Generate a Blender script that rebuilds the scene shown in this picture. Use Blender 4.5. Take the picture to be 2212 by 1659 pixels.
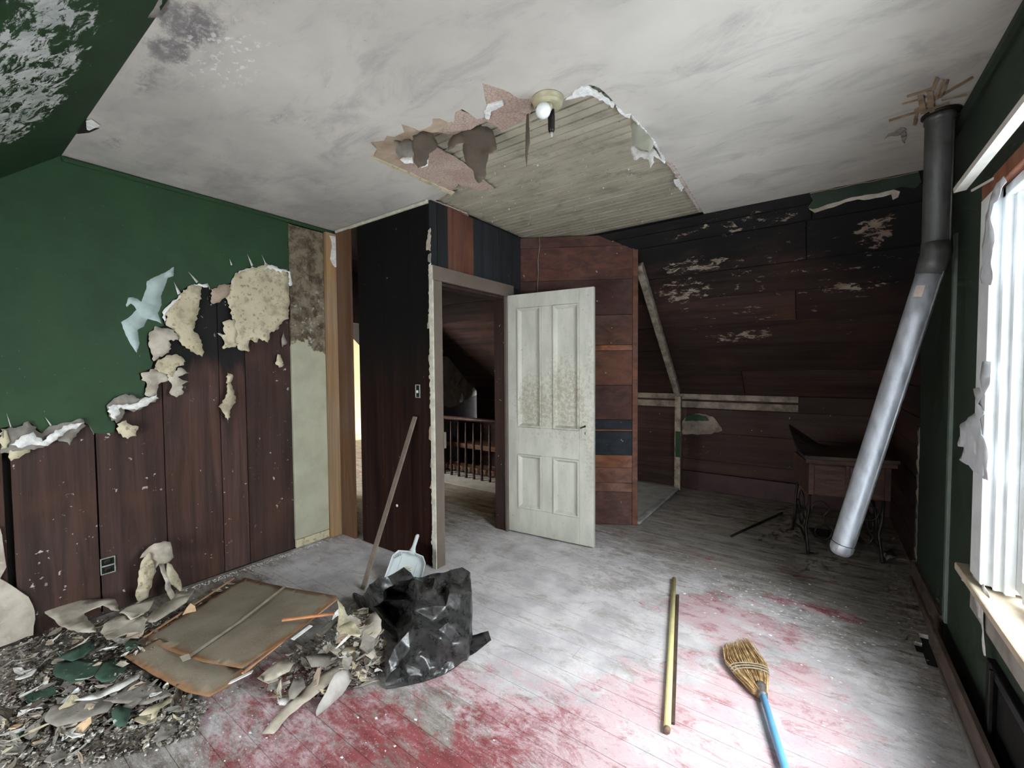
import bpy, bmesh, math, random
from mathutils import Vector, Matrix, noise as mnoise
from mathutils.geometry import delaunay_2d_cdt, tessellate_polygon

scene = bpy.context.scene
COL = scene.collection
for o in list(bpy.data.objects):
    bpy.data.objects.remove(o)

# ------------------------------------------------------------------ camera
FPX, CAM_H = 925.29, 1.332
YAW, PITCH, ROLL = (math.radians(a) for a in (35.56, -2.02, -0.407))
cf = Vector((-math.sin(YAW) * math.cos(PITCH), math.cos(YAW) * math.cos(PITCH), math.sin(PITCH)))
cr = Vector((math.cos(YAW), math.sin(YAW), 0))
cu = cr.cross(cf)
cr = cr * math.cos(ROLL) + cu * math.sin(ROLL)
cu = cr.cross(cf)
CAM = Vector((0, 0, CAM_H))
cam_data = bpy.data.cameras.new('camera')
cam = bpy.data.objects.new('camera', cam_data)
COL.objects.link(cam)
cam.matrix_world = Matrix(((cr.x, cu.x, -cf.x, 0), (cr.y, cu.y, -cf.y, 0), (cr.z, cu.z, -cf.z, CAM_H), (0, 0, 0, 1)))
cam_data.sensor_width = 36
cam_data.lens = FPX / 2212 * 36
cam_data.clip_start = 0.02
scene.camera = cam

# ------------------------------------------------------------------ world, daylight, exposure
world = bpy.data.worlds.new('overcast_sky')
scene.world = world
world.use_nodes = True
bg = world.node_tree.nodes['Background']
bg.inputs[0].default_value = (0.86, 0.94, 1.0, 1)
bg.inputs[1].default_value = 6.0

def area_light(name, loc, rot, sx, sy, power, color):
    d = bpy.data.lights.new(name, 'AREA')
    d.shape = 'RECTANGLE'
    d.size, d.size_y, d.energy, d.color = sx, sy, power, color
    o = bpy.data.objects.new(name, d)
    o.location, o.rotation_euler = loc, rot
    COL.objects.link(o)
    return o

# daylight entering by the gable window of the room and by the window of the room across the hall
area_light('window_daylight', (1.42, 1.50, 3.0), (0, math.radians(32), 0), 1.7, 2.4, 95, (1.0, 0.985, 0.965))
area_light('window_skyglow', (1.30, 1.56, 1.95), (0, math.radians(64), 0), 1.6, 1.8, 105, (1.0, 0.985, 0.965))
area_light('hall_window_daylight', (-6.0, .85, 1.5), (math.radians(90), 0, 0), 1.4, 1.4, 110, (1.0, 0.96, 0.88))
area_light('rear_fill_light', (-1.40, -1.25, 0.60), (math.radians(105), 0, 0), 2.2, 0.6, 20, (1.0, 0.98, 0.95))  # added fill lamp outside the made-up low window behind the camera

vs = scene.view_settings
vs.view_transform = 'Standard'
vs.look = 'None'
vs.gamma = 1
vs.use_curve_mapping = False
vs.exposure = 1.0
cy = scene.cycles
cy.max_bounces = 6
cy.diffuse_bounces = 4
cy.glossy_bounces = 2
cy.transmission_bounces = 2
cy.use_adaptive_sampling = True
cy.adaptive_threshold = 0.05
cy.adaptive_min_samples = 12
cy.transparent_max_bounces = 8
cy.caustics_reflective = False
cy.caustics_refractive = False
cy.sample_clamp_indirect = 6

# ------------------------------------------------------------------ geometry helpers
def V(*a):
    return Vector(a)

def ray(px, py):
    return cf + cr * ((px - 1106) / FPX) - cu * ((py - 829.5) / FPX)

def on_plane(px, py, p0, n):
    d = ray(px, py)
    return CAM + d * ((p0 - CAM).dot(n) / d.dot(n))

def at(px, py, axis, val):
    d = ray(px, py)
    return CAM + d * ((val - CAM[axis]) / d[axis])

def crop(pts, ox, oy, s):
    return [(ox + x / s, oy + y / s) for x, y in pts]

WORLD = {}

def link(o, origin, parent):
    WORLD[o] = Vector(origin)
    if parent is not None:
        o.parent = parent
        o.location = Vector(origin) - WORLD[parent]
    else:
        o.location = origin
    COL.objects.link(o)
    return o

def mk(name, verts, faces, mat, parent=None, smooth=False, origin=None):
    """one mesh object from world-space vertices; its origin sits at the middle of its base"""
    verts = [Vector(v) for v in verts]
    if origin is None:
        xs = [v.x for v in verts]; ys = [v.y for v in verts]; zs = [v.z for v in verts]
        origin = Vector(((min(xs) + max(xs)) / 2, (min(ys) + max(ys)) / 2, min(zs)))
    me = bpy.data.meshes.new(name)
    me.from_pydata([v - origin for v in verts], [], faces)
    bm = bmesh.new(); bm.from_mesh(me)
    bmesh.ops.recalc_face_normals(bm, faces=bm.faces)
    bm.to_mesh(me); bm.free()
    mats = mat if isinstance(mat, (list, tuple)) else [mat]
    for m in mats:
        me.materials.append(m)
    if smooth:
        me.polygons.foreach_set('use_smooth', [True] * len(me.polygons))
    return link(bpy.data.objects.new(name, me), origin, parent)

def empty(name, loc):
    o = bpy.data.objects.new(name, None)
    o.empty_display_size = 0.1
    return link(o, Vector(loc), None)

def tag(o, label, cat, group=None):
    o['label'] = label
    o['category'] = cat
    if group:
        o['group'] = group
    return o

def struct(o, label=None, cat=None):
    o['kind'] = 'structure'
    if label:
        o['label'] = label
    if cat:
        o['category'] = cat
    return o

BOXF = [(0, 1, 3, 2), (4, 6, 7, 5), (0, 4, 5, 1), (2, 3, 7, 6), (0, 2, 6, 4), (1, 5, 7, 3)]

def boxv(lo, hi):
    return [V(x, y, z) for x in (lo[0], hi[0]) for y in (lo[1], hi[1]) for z in (lo[2], hi[2])]

def box(name, lo, hi, mat, parent=None):
    return mk(name, boxv(lo, hi), BOXF, mat, parent)

def obox(name, o, u, v, n, ur, vr, nr, mat, parent=None, bevel=0.0):
    """box in a local frame; bevel chamfers the edges of the +n face"""
    o, u, v, n = Vector(o), Vector(u), Vector(v), Vector(n)
    P = lambda a, b, c: o + u * a + v * b + n * c
    if bevel <= 0:
        return mk(name, [P(a, b, c) for a in ur for b in vr for c in nr], BOXF, mat, parent)
    b = bevel
    vs_ = [P(ur[0], vr[0], nr[0]), P(ur[1], vr[0], nr[0]), P(ur[1], vr[1], nr[0]), P(ur[0], vr[1], nr[0]),
           P(ur[0], vr[0], nr[1] - b), P(ur[1], vr[0], nr[1] - b), P(ur[1], vr[1], nr[1] - b), P(ur[0], vr[1], nr[1] - b),
           P(ur[0] + b, vr[0] + b, nr[1]), P(ur[1] - b, vr[0] + b, nr[1]), P(ur[1] - b, vr[1] - b, nr[1]), P(ur[0] + b, vr[1] - b, nr[1])]
    fs = [(0, 3, 2, 1), (8, 9, 10, 11)]
    for i in range(4):
        j = (i + 1) % 4
        fs += [(i, j, 4 + j, 4 + i), (4 + i, 4 + j, 8 + j, 8 + i)]
    return mk(name, vs_, fs, mat, parent)

def jagline(pts, step, amp, rnd, closed=True):
    out = []
    n = len(pts)
    for i in range(n if closed else n - 1):
        a = Vector(pts[i]); b = Vector(pts[(i + 1) % n])
        d = b - a
        L = d.length
        k = max(1, int(L / step))
        nn = Vector((-d.y, d.x)).normalized() if L > 1e-6 else Vector((0, 0))
        for j in range(k):
            p = a + d * (j / k)
            if j > 0:
                p = p + nn * rnd.uniform(-amp, amp) + d / k * rnd.uniform(-.3, .3)
            out.append(p)
    if not closed:
        out.append(Vector(pts[-1]))
    return out

def pip(p, poly):
    c = False
    j = len(poly) - 1
    for i in range(len(poly)):
        a, b = poly[i], poly[j]
        if (a[1] > p[1]) != (b[1] > p[1]) and p[0] < (b[0] - a[0]) * (p[1] - a[1]) / (b[1] - a[1] + 1e-12) + a[0]:
            c = not c
        j = i
    return c

def sheet(name, pts, frame, mat, parent=None, thick=0.002, step=0.05, disp=None, jag=0.0, jstep=None, seed=0, smooth=False, edge=None):
    """a cut-out sheet with thickness: outline pts in the frame (o,u,v,n), interior points every step, displaced by disp(x,y).
    edge: material index given to the rim faces (mat must then be a list)."""
    rnd = random.Random(seed)
    o, u, v, n = (Vector(k) for k in frame)
    pts = [Vector((p[0], p[1])) for p in pts]
    if jag > 0:
        pts = jagline(pts, jstep or step * .5, jag, rnd)
    elif disp is not None:
        pts = jagline(pts, step, 0, rnd) if step else pts
    allp = list(pts)
    if step:
        x0 = min(p.x for p in pts); x1 = max(p.x for p in pts)
        y0 = min(p.y for p in pts); y1 = max(p.y for p in pts)
        for i in range(int((x1 - x0) / step) + 1):
            for j in range(int((y1 - y0) / step) + 1):
                q = Vector((x0 + (i + .5) * step + rnd.uniform(-.2, .2) * step, y0 + (j + .5) * step + rnd.uniform(-.2, .2) * step))
                if pip(q, pts) and min((q - p).length_squared for p in pts) > (step * .35) ** 2:
                    allp.append(q)
    try:
        vv, ee, ff, *_ = delaunay_2d_cdt(allp, [], [list(range(len(pts)))], 1, 1e-6)
    except Exception:
        vv, ff = pts, [tuple(range(len(pts)))]
    N = len(vv)
    top = []
    for p in vv:
        d = disp(p.x, p.y) if disp else 0.0
        if isinstance(d, Vector):
            top.append(o + u * p.x + v * p.y + d)
        else:
            top.append(o + u * p.x + v * p.y + n * d)
    bot = [t - n * thick for t in top]
    cnt = {}
    for f in ff:
        for i in range(len(f)):
            a, b = f[i], f[(i + 1) % len(f)]
            k = (min(a, b), max(a, b))
            cnt[k] = (cnt[k][0] + 1, (a, b)) if k in cnt else (1, (a, b))
    faces = [tuple(f) for f in ff] + [tuple(reversed([N + i for i in f])) for f in ff]
    nb = len(faces)
    for k, (c, (a, b)) in cnt.items():
        if c == 1:
            faces.append((b, a, N + a, N + b))
    ob = mk(name, top + bot, faces, mat, parent, smooth)
    if edge is not None:
        for p in ob.data.polygons[nb:]:
            p.material_index = edge
    return ob

def tube(name, path, radius, mat, parent=None, seg=10, caps=True, smooth=True, flat=None):
    """swept tube along points; radius number or list"""
    path = [Vector(p) for p in path]
    rs = radius if isinstance(radius, (list, tuple)) else [radius] * len(path)
    verts, faces = [], []
    up = None
    for i, p in enumerate(path):
        t = (path[min(i + 1, len(path) - 1)] - path[max(i - 1, 0)]).normalized()
        if up is None:
            up = V(0, 0, 1) if abs(t.z) < .9 else V(1, 0, 0)
        s = t.cross(up).normalized()
        up = s.cross(t).normalized()
        for k in range(seg):
            a = 2 * math.pi * k / seg
            verts.append(p + (s * math.cos(a) + up * math.sin(a) * (flat or 1)) * rs[i])
    for i in range(len(path) - 1):
        for k in range(seg):
            a = i * seg + k; b = i * seg + (k + 1) % seg
            faces.append((a, b, b + seg, a + seg))
    if caps:
        faces.append(tuple(range(seg))[::-1])
        faces.append(tuple((len(path) - 1) * seg + k for k in range(seg)))
    return mk(name, verts, faces, mat, parent, smooth)

def lathe(name, base, profile, mat, parent=None, seg=16, axis=None, smooth=True):
    """profile: (radius, height) list about axis through base"""
    ax = Vector(axis or (0, 0, 1)).normalized()
    s = ax.cross(V(1, 0, 0) if abs(ax.x) < .9 else V(0, 1, 0)).normalized()
    t = ax.cross(s)
    base = Vector(base)
    verts, faces = [], []
    for r_, h in profile:
        for k in range(seg):
            a = 2 * math.pi * k / seg
            verts.append(base + ax * h + (s * math.cos(a) + t * math.sin(a)) * r_)
    for i in range(len(profile) - 1):
        for k in range(seg):
            a = i * seg + k; b = i * seg + (k + 1) % seg
            faces.append((a, b, b + seg, a + seg))
    faces.append(tuple(range(seg)))
    faces.append(tuple((len(profile) - 1) * seg + k for k in range(seg)))
    return mk(name, verts, faces, mat, parent, smooth)

# ------------------------------------------------------------------ materials
def L(r, g, b):
    """sRGB 0-255 -> linear"""
    f = lambda c: (c / 255 / 12.92) if c <= 10 else ((c / 255 + .055) / 1.055) ** 2.4
    return (f(r), f(g), f(b), 1)

class Mat:
    def __init__(s, name):
        s.m = bpy.data.materials.new(name)
        s.m.use_nodes = True
        s.t = s.m.node_tree
        s.b = s.t.nodes['Principled BSDF']
        s.b.inputs['Specular IOR Level'].default_value = 0.3
        s._pos = s._obj = s._rnd = None
        s.memo = {}

    def node(s, typ, ins=None, **props):
        n = s.t.nodes.new(typ)
        for k, v in props.items():
            setattr(n, k, v)
        for k, v in (ins or {}).items():
            s.put(n.inputs[k], v)
        return n

    def put(s, sock, v):
        if isinstance(v, bpy.types.NodeSocket):
            s.t.links.new(v, sock)
        else:
            if sock.type == 'RGBA' and len(v) == 3:
                v = (*v, 1)
            sock.default_value = v

    def pos(s):
        if s._pos is None:
            s._pos = s.node('ShaderNodeNewGeometry').outputs['Position']
        return s._pos

    def obj(s):
        if s._obj is None:
            s._obj = s.node('ShaderNodeTexCoord').outputs['Object']
        return s._obj

    def rnd(s):
        if s._rnd is None:
            s._rnd = s.node('ShaderNodeObjectInfo').outputs['Random']
        return s._rnd

    def vm(s, vec, mul=(1, 1, 1), add=(0, 0, 0)):
        n = s.node('ShaderNodeVectorMath', {0: vec, 1: mul, 2: add}, operation='MULTIPLY_ADD')
        return n.outputs[0]

    def noise(s, scale, vec=None, mul=None, detail=6, rough=.6, dist=0.0):
        vec = vec if vec is not None else s.pos()
        key = (scale, vec.as_pointer(), tuple(mul) if mul else None, detail, rough, dist)
        if key in s.memo:
            return s.memo[key]
        if mul:
            vec = s.vm(vec, mul)
        detail = min(detail, 6)
        s.memo[key] = s.node('ShaderNodeTexNoise', {'Vector': vec, 'Scale': scale, 'Detail': detail, 'Roughness': rough, 'Distortion': dist}).outputs[0]
        return s.memo[key]

    def voro(s, scale, vec=None, mul=None, feature='F1', out='Distance'):
        vec = vec if vec is not None else s.pos()
        if mul:
            vec = s.vm(vec, mul)
        return s.node('ShaderNodeTexVoronoi', {'Vector': vec, 'Scale': scale}, feature=feature).outputs[out]

    def math(s, op, a, b=0.0, clamp=False):
        return s.node('ShaderNodeMath', {0: a, 1: b}, operation=op, use_clamp=clamp).outputs[0]

    def step(s, val, lo, hi, a=0.0, b=1.0):
        """smoothstep from lo to hi"""
        return s.node('ShaderNodeMapRange', {'Value': val, 'From Min': lo, 'From Max': hi, 'To Min': a, 'To Max': b},
                      interpolation_type='SMOOTHSTEP').outputs[0]

    def mix(s, fac, a, b, blend='MIX'):
        n = s.node('ShaderNodeMix', data_type='RGBA', blend_type=blend)
        s.put(n.inputs[0], fac); s.put(n.inputs[6], a); s.put(n.inputs[7], b)
        return n.outputs[2]

    def xyz(s, i):
        return s.node('ShaderNodeSeparateXYZ', {0: s.pos()}).outputs[i]

    def blob(s, c, r, soft=.35, wob=0.0, wscale=4.0):
        """1 inside an ellipsoid stain of radii r about c, ragged by wob, 0 outside"""
        v = s.node('ShaderNodeVectorMath', {0: s.pos(), 1: c}, operation='SUBTRACT').outputs[0]
        v = s.node('ShaderNodeVectorMath', {0: v, 1: r}, operation='DIVIDE').outputs[0]
        d = s.node('ShaderNodeVectorMath', {0: v}, operation='LENGTH').outputs['Value']
        if wob:
            n = s.noise(wscale, detail=5)
            d = s.math('ADD', d, s.math('MULTIPLY', s.math('SUBTRACT', n, .5), wob))
        return s.step(d, 1 + soft, 1 - soft)

    def maxall(s, L_):
        r_ = L_[0]
        for k in L_[1:]:
            r_ = s.math('MAXIMUM', r_, k)
        return r_

    def out(s, color, rough=.8, bump=None, bstr=.3, bdist=.01, metal=0.0, spec=None, alpha=None):
        s.put(s.b.inputs['Base Color'], color)
        s.put(s.b.inputs['Roughness'], rough)
        s.put(s.b.inputs['Metallic'], metal)
        if spec is not None:
            s.put(s.b.inputs['Specular IOR Level'], spec)
        if alpha is not None:
            s.put(s.b.inputs['Alpha'], alpha)
        if bump is not None:
            n = s.node('ShaderNodeBump', {'Height': bump, 'Strength': bstr, 'Distance': bdist})
            s.t.links.new(n.outputs[0], s.b.inputs['Normal'])
        return s.m

def flat(name, color, rough=.8, var=.25, scale=12, metal=0.0, bump=.0, spec=None):
    m = Mat(name)
    c = Vector(color[:3])
    n = m.noise(scale)
    col = m.mix(m.step(n, .3, .7), tuple(c * (1 - var)), tuple(c * (1 + var * .6)))
    return m.out(col, rough, m.noise(scale * 6) if bump else None, bump, .005, metal, spec)

def wood(name, base, dark, axis, light=None, specks=0.0, speck_col=(.5, .45, .4), black=None, rnd=.35, rough=.75, scale=1.0, spec=None):
    """old boards: grain stretched along axis, per-board tone, pale flecks, optional blackening above a height"""
    m = Mat(name)
    mul = [7, 7, 7]
    mul['xyz'.index(axis)] = .35
    off = m.node('ShaderNodeVectorMath', {0: m.pos(), 1: m.node('ShaderNodeCombineXYZ', {0: m.math('MULTIPLY', m.rnd(), 37.0), 1: m.math('MULTIPLY', m.rnd(), 11.0), 2: m.math('MULTIPLY', m.rnd(), 23.0)}).outputs[0]}, operation='ADD').outputs[0]
    g = m.noise(2.2 * scale, off, mul, 8, .65, .6)
    g2 = m.noise(14 * scale, off, mul, 4, .6)
    big = m.noise(2.6, off, None, 4, .5)
    col = m.mix(m.step(g, .3, .7), dark, base)
    if light:
        col = m.mix(m.math('MULTIPLY', m.step(big, .5, .75), .75), col, light)
    col = m.mix(m.math('MULTIPLY', m.step(g2, .52, .72), .45), col, dark)
    hv = m.node('ShaderNodeHueSaturation', {'Color': col, 'Value': m.step(m.rnd(), 0, 1, 1 - rnd, 1 + rnd), 'Saturation': m.step(big, .3, .7, .85, 1.1)})
    col = hv.outputs[0]
    if black is not None:
        col = m.mix(black(m), col, (.0065, .006, .006))
    if specks > 0:
        sp = m.noise(30, None, None, 3, .5)
        patch = m.noise(2.3, None, None, 3, .5)
        fac = m.math('MULTIPLY', m.step(sp, .74 - specks * .12, .78 - specks * .1), m.step(patch, .42, .58))
        sc = [60, 60, 60]; sc['xyz'.index(axis)] = 6
        scr = m.noise(1.0, None, sc, 2, .5)
        fac = m.math('MAXIMUM', fac, m.math('MULTIPLY', m.step(scr, .80, .84), .35))
        col = m.mix(fac, col, speck_col)
    return m.out(col, rough, m.math('ADD', g, m.math('MULTIPLY', g2, .5)), .35, .006, spec=spec)

# --- palette of procedural materials
def green_paint(name, peel=None, dirt=.15, base=(.0205, .056, .0225)):
    m = Mat(name)
    b = Vector(base)
    n = m.noise(3, detail=5)
    col = m.mix(m.step(n, .3, .7), tuple(b * .82), tuple(b * 1.12))
    sc = m.noise(70, detail=2)
    col = m.mix(m.math('MULTIPLY', m.step(sc, .72, .76), dirt * 2), col, (.32, .36, .32))
    rough = .62
    if peel is not None:
        k = peel(m)
        n2 = m.noise(9, detail=5)
        white = m.mix(m.step(n2, .35, .65), (.42, .46, .44), (.72, .74, .73))
        col = m.mix(k, col, white)
    return m.out(col, rough, m.noise(25), .12, .004)

def slope_peel(m):
    v = m.vm(m.pos(), (1, 1, 1))
    n = m.noise(24, v, (.6, 1, 1), 8, .75, .5)
    big = m.noise(5, None, None, 3, .6)
    # mildewed paint patch spreading over the slope above the left wall
    band = m.blob((-2.02, .225, 2.205), (.72, .20, .20), .45, 1.0, 6)
    thr = m.math('ADD', m.math('MULTIPLY', band, .32), m.math('MULTIPLY', m.math('SUBTRACT', big, .5), .25))
    d = m.math('ADD', n, thr)
    return m.math('MULTIPLY', m.step(d, .77, .85), .9)

GREEN = green_paint('green_wall_paint')
GREEN_R = green_paint('dull_green_wall_paint', base=(.030, .046, .033), dirt=.3)
GREEN_SLOPE = green_paint('mildewed_green_paint', slope_peel)

def ceiling_mat():
    m = Mat('stained_ceiling_paint')
    n = m.noise(1.1, detail=5)
    col = m.mix(m.step(n, .3, .7), (.44, .412, .372), (.60, .565, .515))
    # grey mildew near the left slope, smears of soot
    w = m.vm(m.pos(), (1, 1.6, 1))
    mold = m.noise(16, w, None, 8, .8, .3)
    reg = m.maxall([m.blob((-1.66, .555, 2.44), (.15, .09, 1), .6, 1.1, 9), m.blob((-1.84, .555, 2.44), (.12, .06, 1), .6, 1.1, 9),
                    m.math('MULTIPLY', m.blob((-2.08, .56, 2.44), (.16, .05, 1), .7, 1.0, 7), .75), m.math('MULTIPLY', m.blob((-1.95, .97, 2.44), (.14, .04, 1), .7, 1.0, 7), .6),
                    m.math('MULTIPLY', m.blob((-2.80, .60, 2.44), (.10, .045, 1), .7, 1.0, 7), .7), m.math('MULTIPLY', m.blob((-2.54, .98, 2.44), (.10, .05, 1), .7, 1.0, 7), .5), m.math('MULTIPLY', m.blob((-1.5, .60, 2.44), (.3, .12, 1), .8, 1.0, 7), .4)])
    k = m.math('MULTIPLY', m.step(m.math('ADD', mold, m.math('MULTIPLY', reg, .34)), .62, .88), reg)
    col = m.mix(m.math('MULTIPLY', k, .85), col, (.10, .085, .10))
    wn = m.noise(30, w, None, 4, .6)
    wreg = m.blob((-1.72, .68, 2.44), (.22, .10, 1), .5, .8, 6)
    col = m.mix(m.math('MULTIPLY', m.math('MULTIPLY', m.step(wn, .55, .65), wreg), .8), col, (.72, .71, .69))
    # darker towards the left wall, faint stains elsewhere
    ding = m.noise(2.6, None, (1, 2.2, 1), 6, .7, .6)
    col = m.mix(m.math('MULTIPLY', m.step(ding, .46, .74), .65), col, (.29, .275, .26))
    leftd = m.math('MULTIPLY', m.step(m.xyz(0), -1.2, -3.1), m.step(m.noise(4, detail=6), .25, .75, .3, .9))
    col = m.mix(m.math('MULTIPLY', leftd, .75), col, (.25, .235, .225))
    tiny = m.noise(40, None, (1, 1.8, 1), 3, .6)
    col = m.mix(m.math('MULTIPLY', m.math('MULTIPLY', m.step(tiny, .69, .74), m.step(ding, .4, .6)), .5), col, (.2, .19, .18))
    return m.out(col, .85, m.noise(14), .1, .004)

CEIL = ceiling_mat()
GYPSUM = flat('crumbling_white_gypsum', (.78, .78, .76), .95, .2, 40, bump=.6)
TAN = flat('torn_tan_board_paper', (.40, .31, .24), .9, .18, 9, bump=.2)
BROWNPAPER = flat('brown_paper_backing', (.10, .078, .060), .9, .2, 9, bump=.2)
CREAMPAPER = None

def pinkpaper():
    m = Mat('crazed_pink_paper')
    c = m.voro(28, feature='DISTANCE_TO_EDGE')
    n = m.noise(5)
    col = m.mix(m.step(n, .3, .7), (.42, .30, .25), (.52, .40, .34))
    col = m.mix(m.math('MULTIPLY', m.step(c, .07, .0), .6), col, (.14, .10, .09))
    return m.out(col, .9)
PINK = pinkpaper()

def creampaper():
    m = Mat('cream_floral_wallpaper')
    n = m.noise(4)
    col = m.mix(m.step(n, .3, .7), (.46, .41, .28), (.60, .54, .39))
    f = m.voro(30)
    f2 = m.noise(60, detail=3)
    k = m.math('MULTIPLY', m.step(f, .50, .2), m.step(f2, .5, .56))
    col = m.mix(m.math('MULTIPLY', k, .75), col, (.25, .15, .08))
    st = m.noise(9, None, None, 5, .7)
    col = m.mix(m.math('MULTIPLY', m.step(st, .50, .66), .7), col, (.27, .22, .15))
    return m.out(col, .9, m.noise(20), .2, .005)
CREAM = creampaper()

def paperback():
    m = Mat('dusty_beige_torn_paper')
    n = m.noise(7, detail=6)
    col = m.mix(m.step(n, .3, .7), (.30, .26, .21), (.56, .51, .43))
    st = m.noise(35, detail=4)
    col = m.mix(m.math('MULTIPLY', m.step(st, .6, .7), .35), col, (.62, .60, .56))
    return m.out(col, .95, m.noise(40), .3, .005)
PAPER = paperback()
PAPERGREY = flat('grey_board_paper', (.25, .23, .20), .95, .3, 14, bump=.3)
PAPERWHITE = flat('white_plaster_scrap', (.66, .65, .62), .95, .25, 25, bump=.4)
GREENSCRAP = green_paint('dusty_green_painted_scrap', lambda m: m.math('MULTIPLY', m.step(m.noise(24, detail=5), .62, .72), .6), base=(.045, .085, .062))
PEACH = flat('peach_scrap', (.60, .42, .26), .9, .15, 15)

def beadmat():
    m = Mat('dingy_beadboard_paint')
    mul = (1.2, 3, 3)
    n = m.noise(3, None, mul, 6, .6)
    col = m.mix(m.step(n, .3, .7), (.31, .28, .215), (.40, .365, .29))
    st = m.noise(5, None, (1, 1.5, 1), 6, .75, .5)
    near = m.step(m.xyz(1), 2.3, 3.3)
    col = m.mix(m.math('MULTIPLY', m.step(st, .50, .70), .6), col, (.13, .115, .09))
    fl = m.noise(60, None, (.6, 1, 1), 3, .6)
    col = m.mix(m.math('MULTIPLY', m.step(fl, .66, .70), .7), col, (.07, .065, .055))
    return m.out(col, .7, n, .15, .003)
BEAD = beadmat()

def floormat(name='worn_painted_floor', hall=False):
    m = Mat(name)
    fine = m.noise(9, None, (.8, 1.5, 1), 6, .80)
    gr = m.noise(3.0, None, (.7, 7, 1), 8, .75, 1.0)           # grain along the boards (x)
    bare = m.mix(m.step(m.math('ADD', m.math('MULTIPLY', gr, .6), m.math('MULTIPLY', fine, .4)), .36, .64), (.13, .11, .095), (.36, .33, .30))
    red_n = m.noise(3.2, None, (1, 1.5, 1), 9, .78, .5)
    regs = [((-1.35, .80, 0), (.80, .40, 1)), ((-.75, 1.20, 0), (.75, .45, 1)), ((-.10, 1.7, 0), (.45, .75, 1)), ((-.45, 1.55, 0), (.45, .45, 1)),
            ((.0, 2.85, 0), (.28, .07, 1)), ((-.75, 3.25, 0), (.42, .13, 1)), ((-1.2, 3.30, 0), (.25, .12, 1)), ((-.35, 2.45, 0), (.4, .3, 1)), ((-.15, 3.3, 0), (.35, .12, 1)),
            ((-.5, .4, 0), (1.2, .6, 1))]
    if hall:
        regs = [((-5.5, 3.6, 0), (2, 1.2, 1))]
    reg = m.maxall([m.math('MULTIPLY', m.blob(c, r, .6, 1.0, 4), .55 if c[1] > 3 else 1.0) for c, r in regs])
    k = m.step(m.math('ADD', m.math('MULTIPLY', reg, .34), m.math('MULTIPLY', red_n, .9)), .66, .80)
    redcol = m.mix(m.step(m.noise(12, None, (.6, 2, 1), 6, .7), .3, .7), (.17, .024, .030), (.30, .060, .070))
    col = m.mix(m.math('MULTIPLY', k, .92), bare, redcol)
    # plaster dust, ground into the grain
    d1 = m.noise(1.7, None, (1, 1.3, 1), 5, .6, .3)
    d2 = m.noise(11, None, (.7, 1.6, 1), 10, .82, .6)
    d3 = m.noise(60, None, (.8, 1.3, 1), 6, .8)
    dreg = m.maxall([m.blob((-1.75, 2.1, 0), (.9, 1.0, 1), .6, .6, 3), m.blob((-1.2, 1.95, 0), (.85, .7, 1), .6, .6, 3), m.blob((-2.55, 1.7, 0), (.6, .5, 1), .5, .5, 4),
                     m.math('MULTIPLY', m.blob((-.9, 2.6, 0), (.8, .5, 1), .6, .6, 3), .62), m.math('MULTIPLY', m.blob((-.25, 1.9, 0), (.75, .95, 1), .5, .6, 3), .95), m.math('MULTIPLY', m.blob((-1.8, .75, 0), (.5, .3, 1), .6, .8, 3), .45)])
    dust = m.math('ADD', m.math('MULTIPLY', dreg, .24), m.math('ADD', m.math('MULTIPLY', d1, .22), m.math('ADD', m.math('MULTIPLY', d2, .55), m.math('MULTIPLY', d3, .25))))
    kd = m.step(dust, .54, .72)
    dcol = m.mix(m.step(m.noise(5, detail=6), .35, .65), (.45, .435, .455), (.64, .615, .63))
    dcol = m.mix(m.math('MULTIPLY', k, .75), dcol, (.56, .40, .425))
    col = m.mix(m.math('MULTIPLY', kd, .90), col, dcol)
    mot = m.noise(5.5, None, (.8, 1.7, 1), 6, .78, .8)
    col = m.mix(m.math('MULTIPLY', m.step(mot, .50, .64), .62), col, m.mix(k, (.31, .275, .24), (.30, .10, .11)))
    grit = m.noise(150, detail=3)
    col = m.mix(m.math('MULTIPLY', m.step(grit, .64, .69), .65), col, (.74, .73, .72))
    dk = m.noise(70, None, (.7, 1.8, 1), 5, .8)
    col = m.mix(m.math('MULTIPLY', m.step(dk, .60, .67), .6), col, (.10, .08, .075))
    return m.out(col, .85, m.math('ADD', m.math('MULTIPLY', d3, .8), fine), .55, .006)
FLOOR = floormat()
HALLFLOOR = floormat('pinkish_hall_floor', True)

BR, DK = (.066, .028, .021), (.019, .010, .009)
def soot_top(z0, z1):
    return lambda m: m.step(m.math('ADD', m.xyz(2), m.math('MULTIPLY', m.math('SUBTRACT', m.noise(3, None, (3, 3, .6)), .5), .6)), z0, z1)
BOARD_L = wood('red_brown_boards', (.080, .040, .030), (.029, .0155, .0125), 'z', light=(.10, .056, .043), specks=.62, rnd=.3)
BOARD_LB = wood('red_brown_boards_sooty_top', (.080, .040, .030), (.029, .0155, .0125), 'z', specks=.4, rnd=.2, black=soot_top(1.28, 1.42))
BOARD_DARK = wood('soot_black_boards', (.045, .018, .012), (.012, .006, .005), 'z', specks=.25, speck_col=(.30, .27, .24), rnd=.25, black=soot_top(.75, 1.7), spec=.08)
BLACKBOARD = wood('blue_black_boards', (.020, .023, .027), (.008, .009, .011), 'z', specks=.2, rnd=.3)
RUSTBOARD = wood('rust_brown_boards', (.17, .062, .036), (.07, .028, .020), 'z', light=(.20, .10, .07), specks=.25, rnd=.3)
RED_X = wood('red_brown_rough_planks', (.17, .072, .046), (.075, .032, .022), 'x', light=(.16, .075, .05), specks=.2, rnd=.30)
RED_DK = wood('dark_red_brown_planks', (.105, .044, .033), (.050, .022, .018), 'x', specks=.25, rnd=.2)
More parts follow.
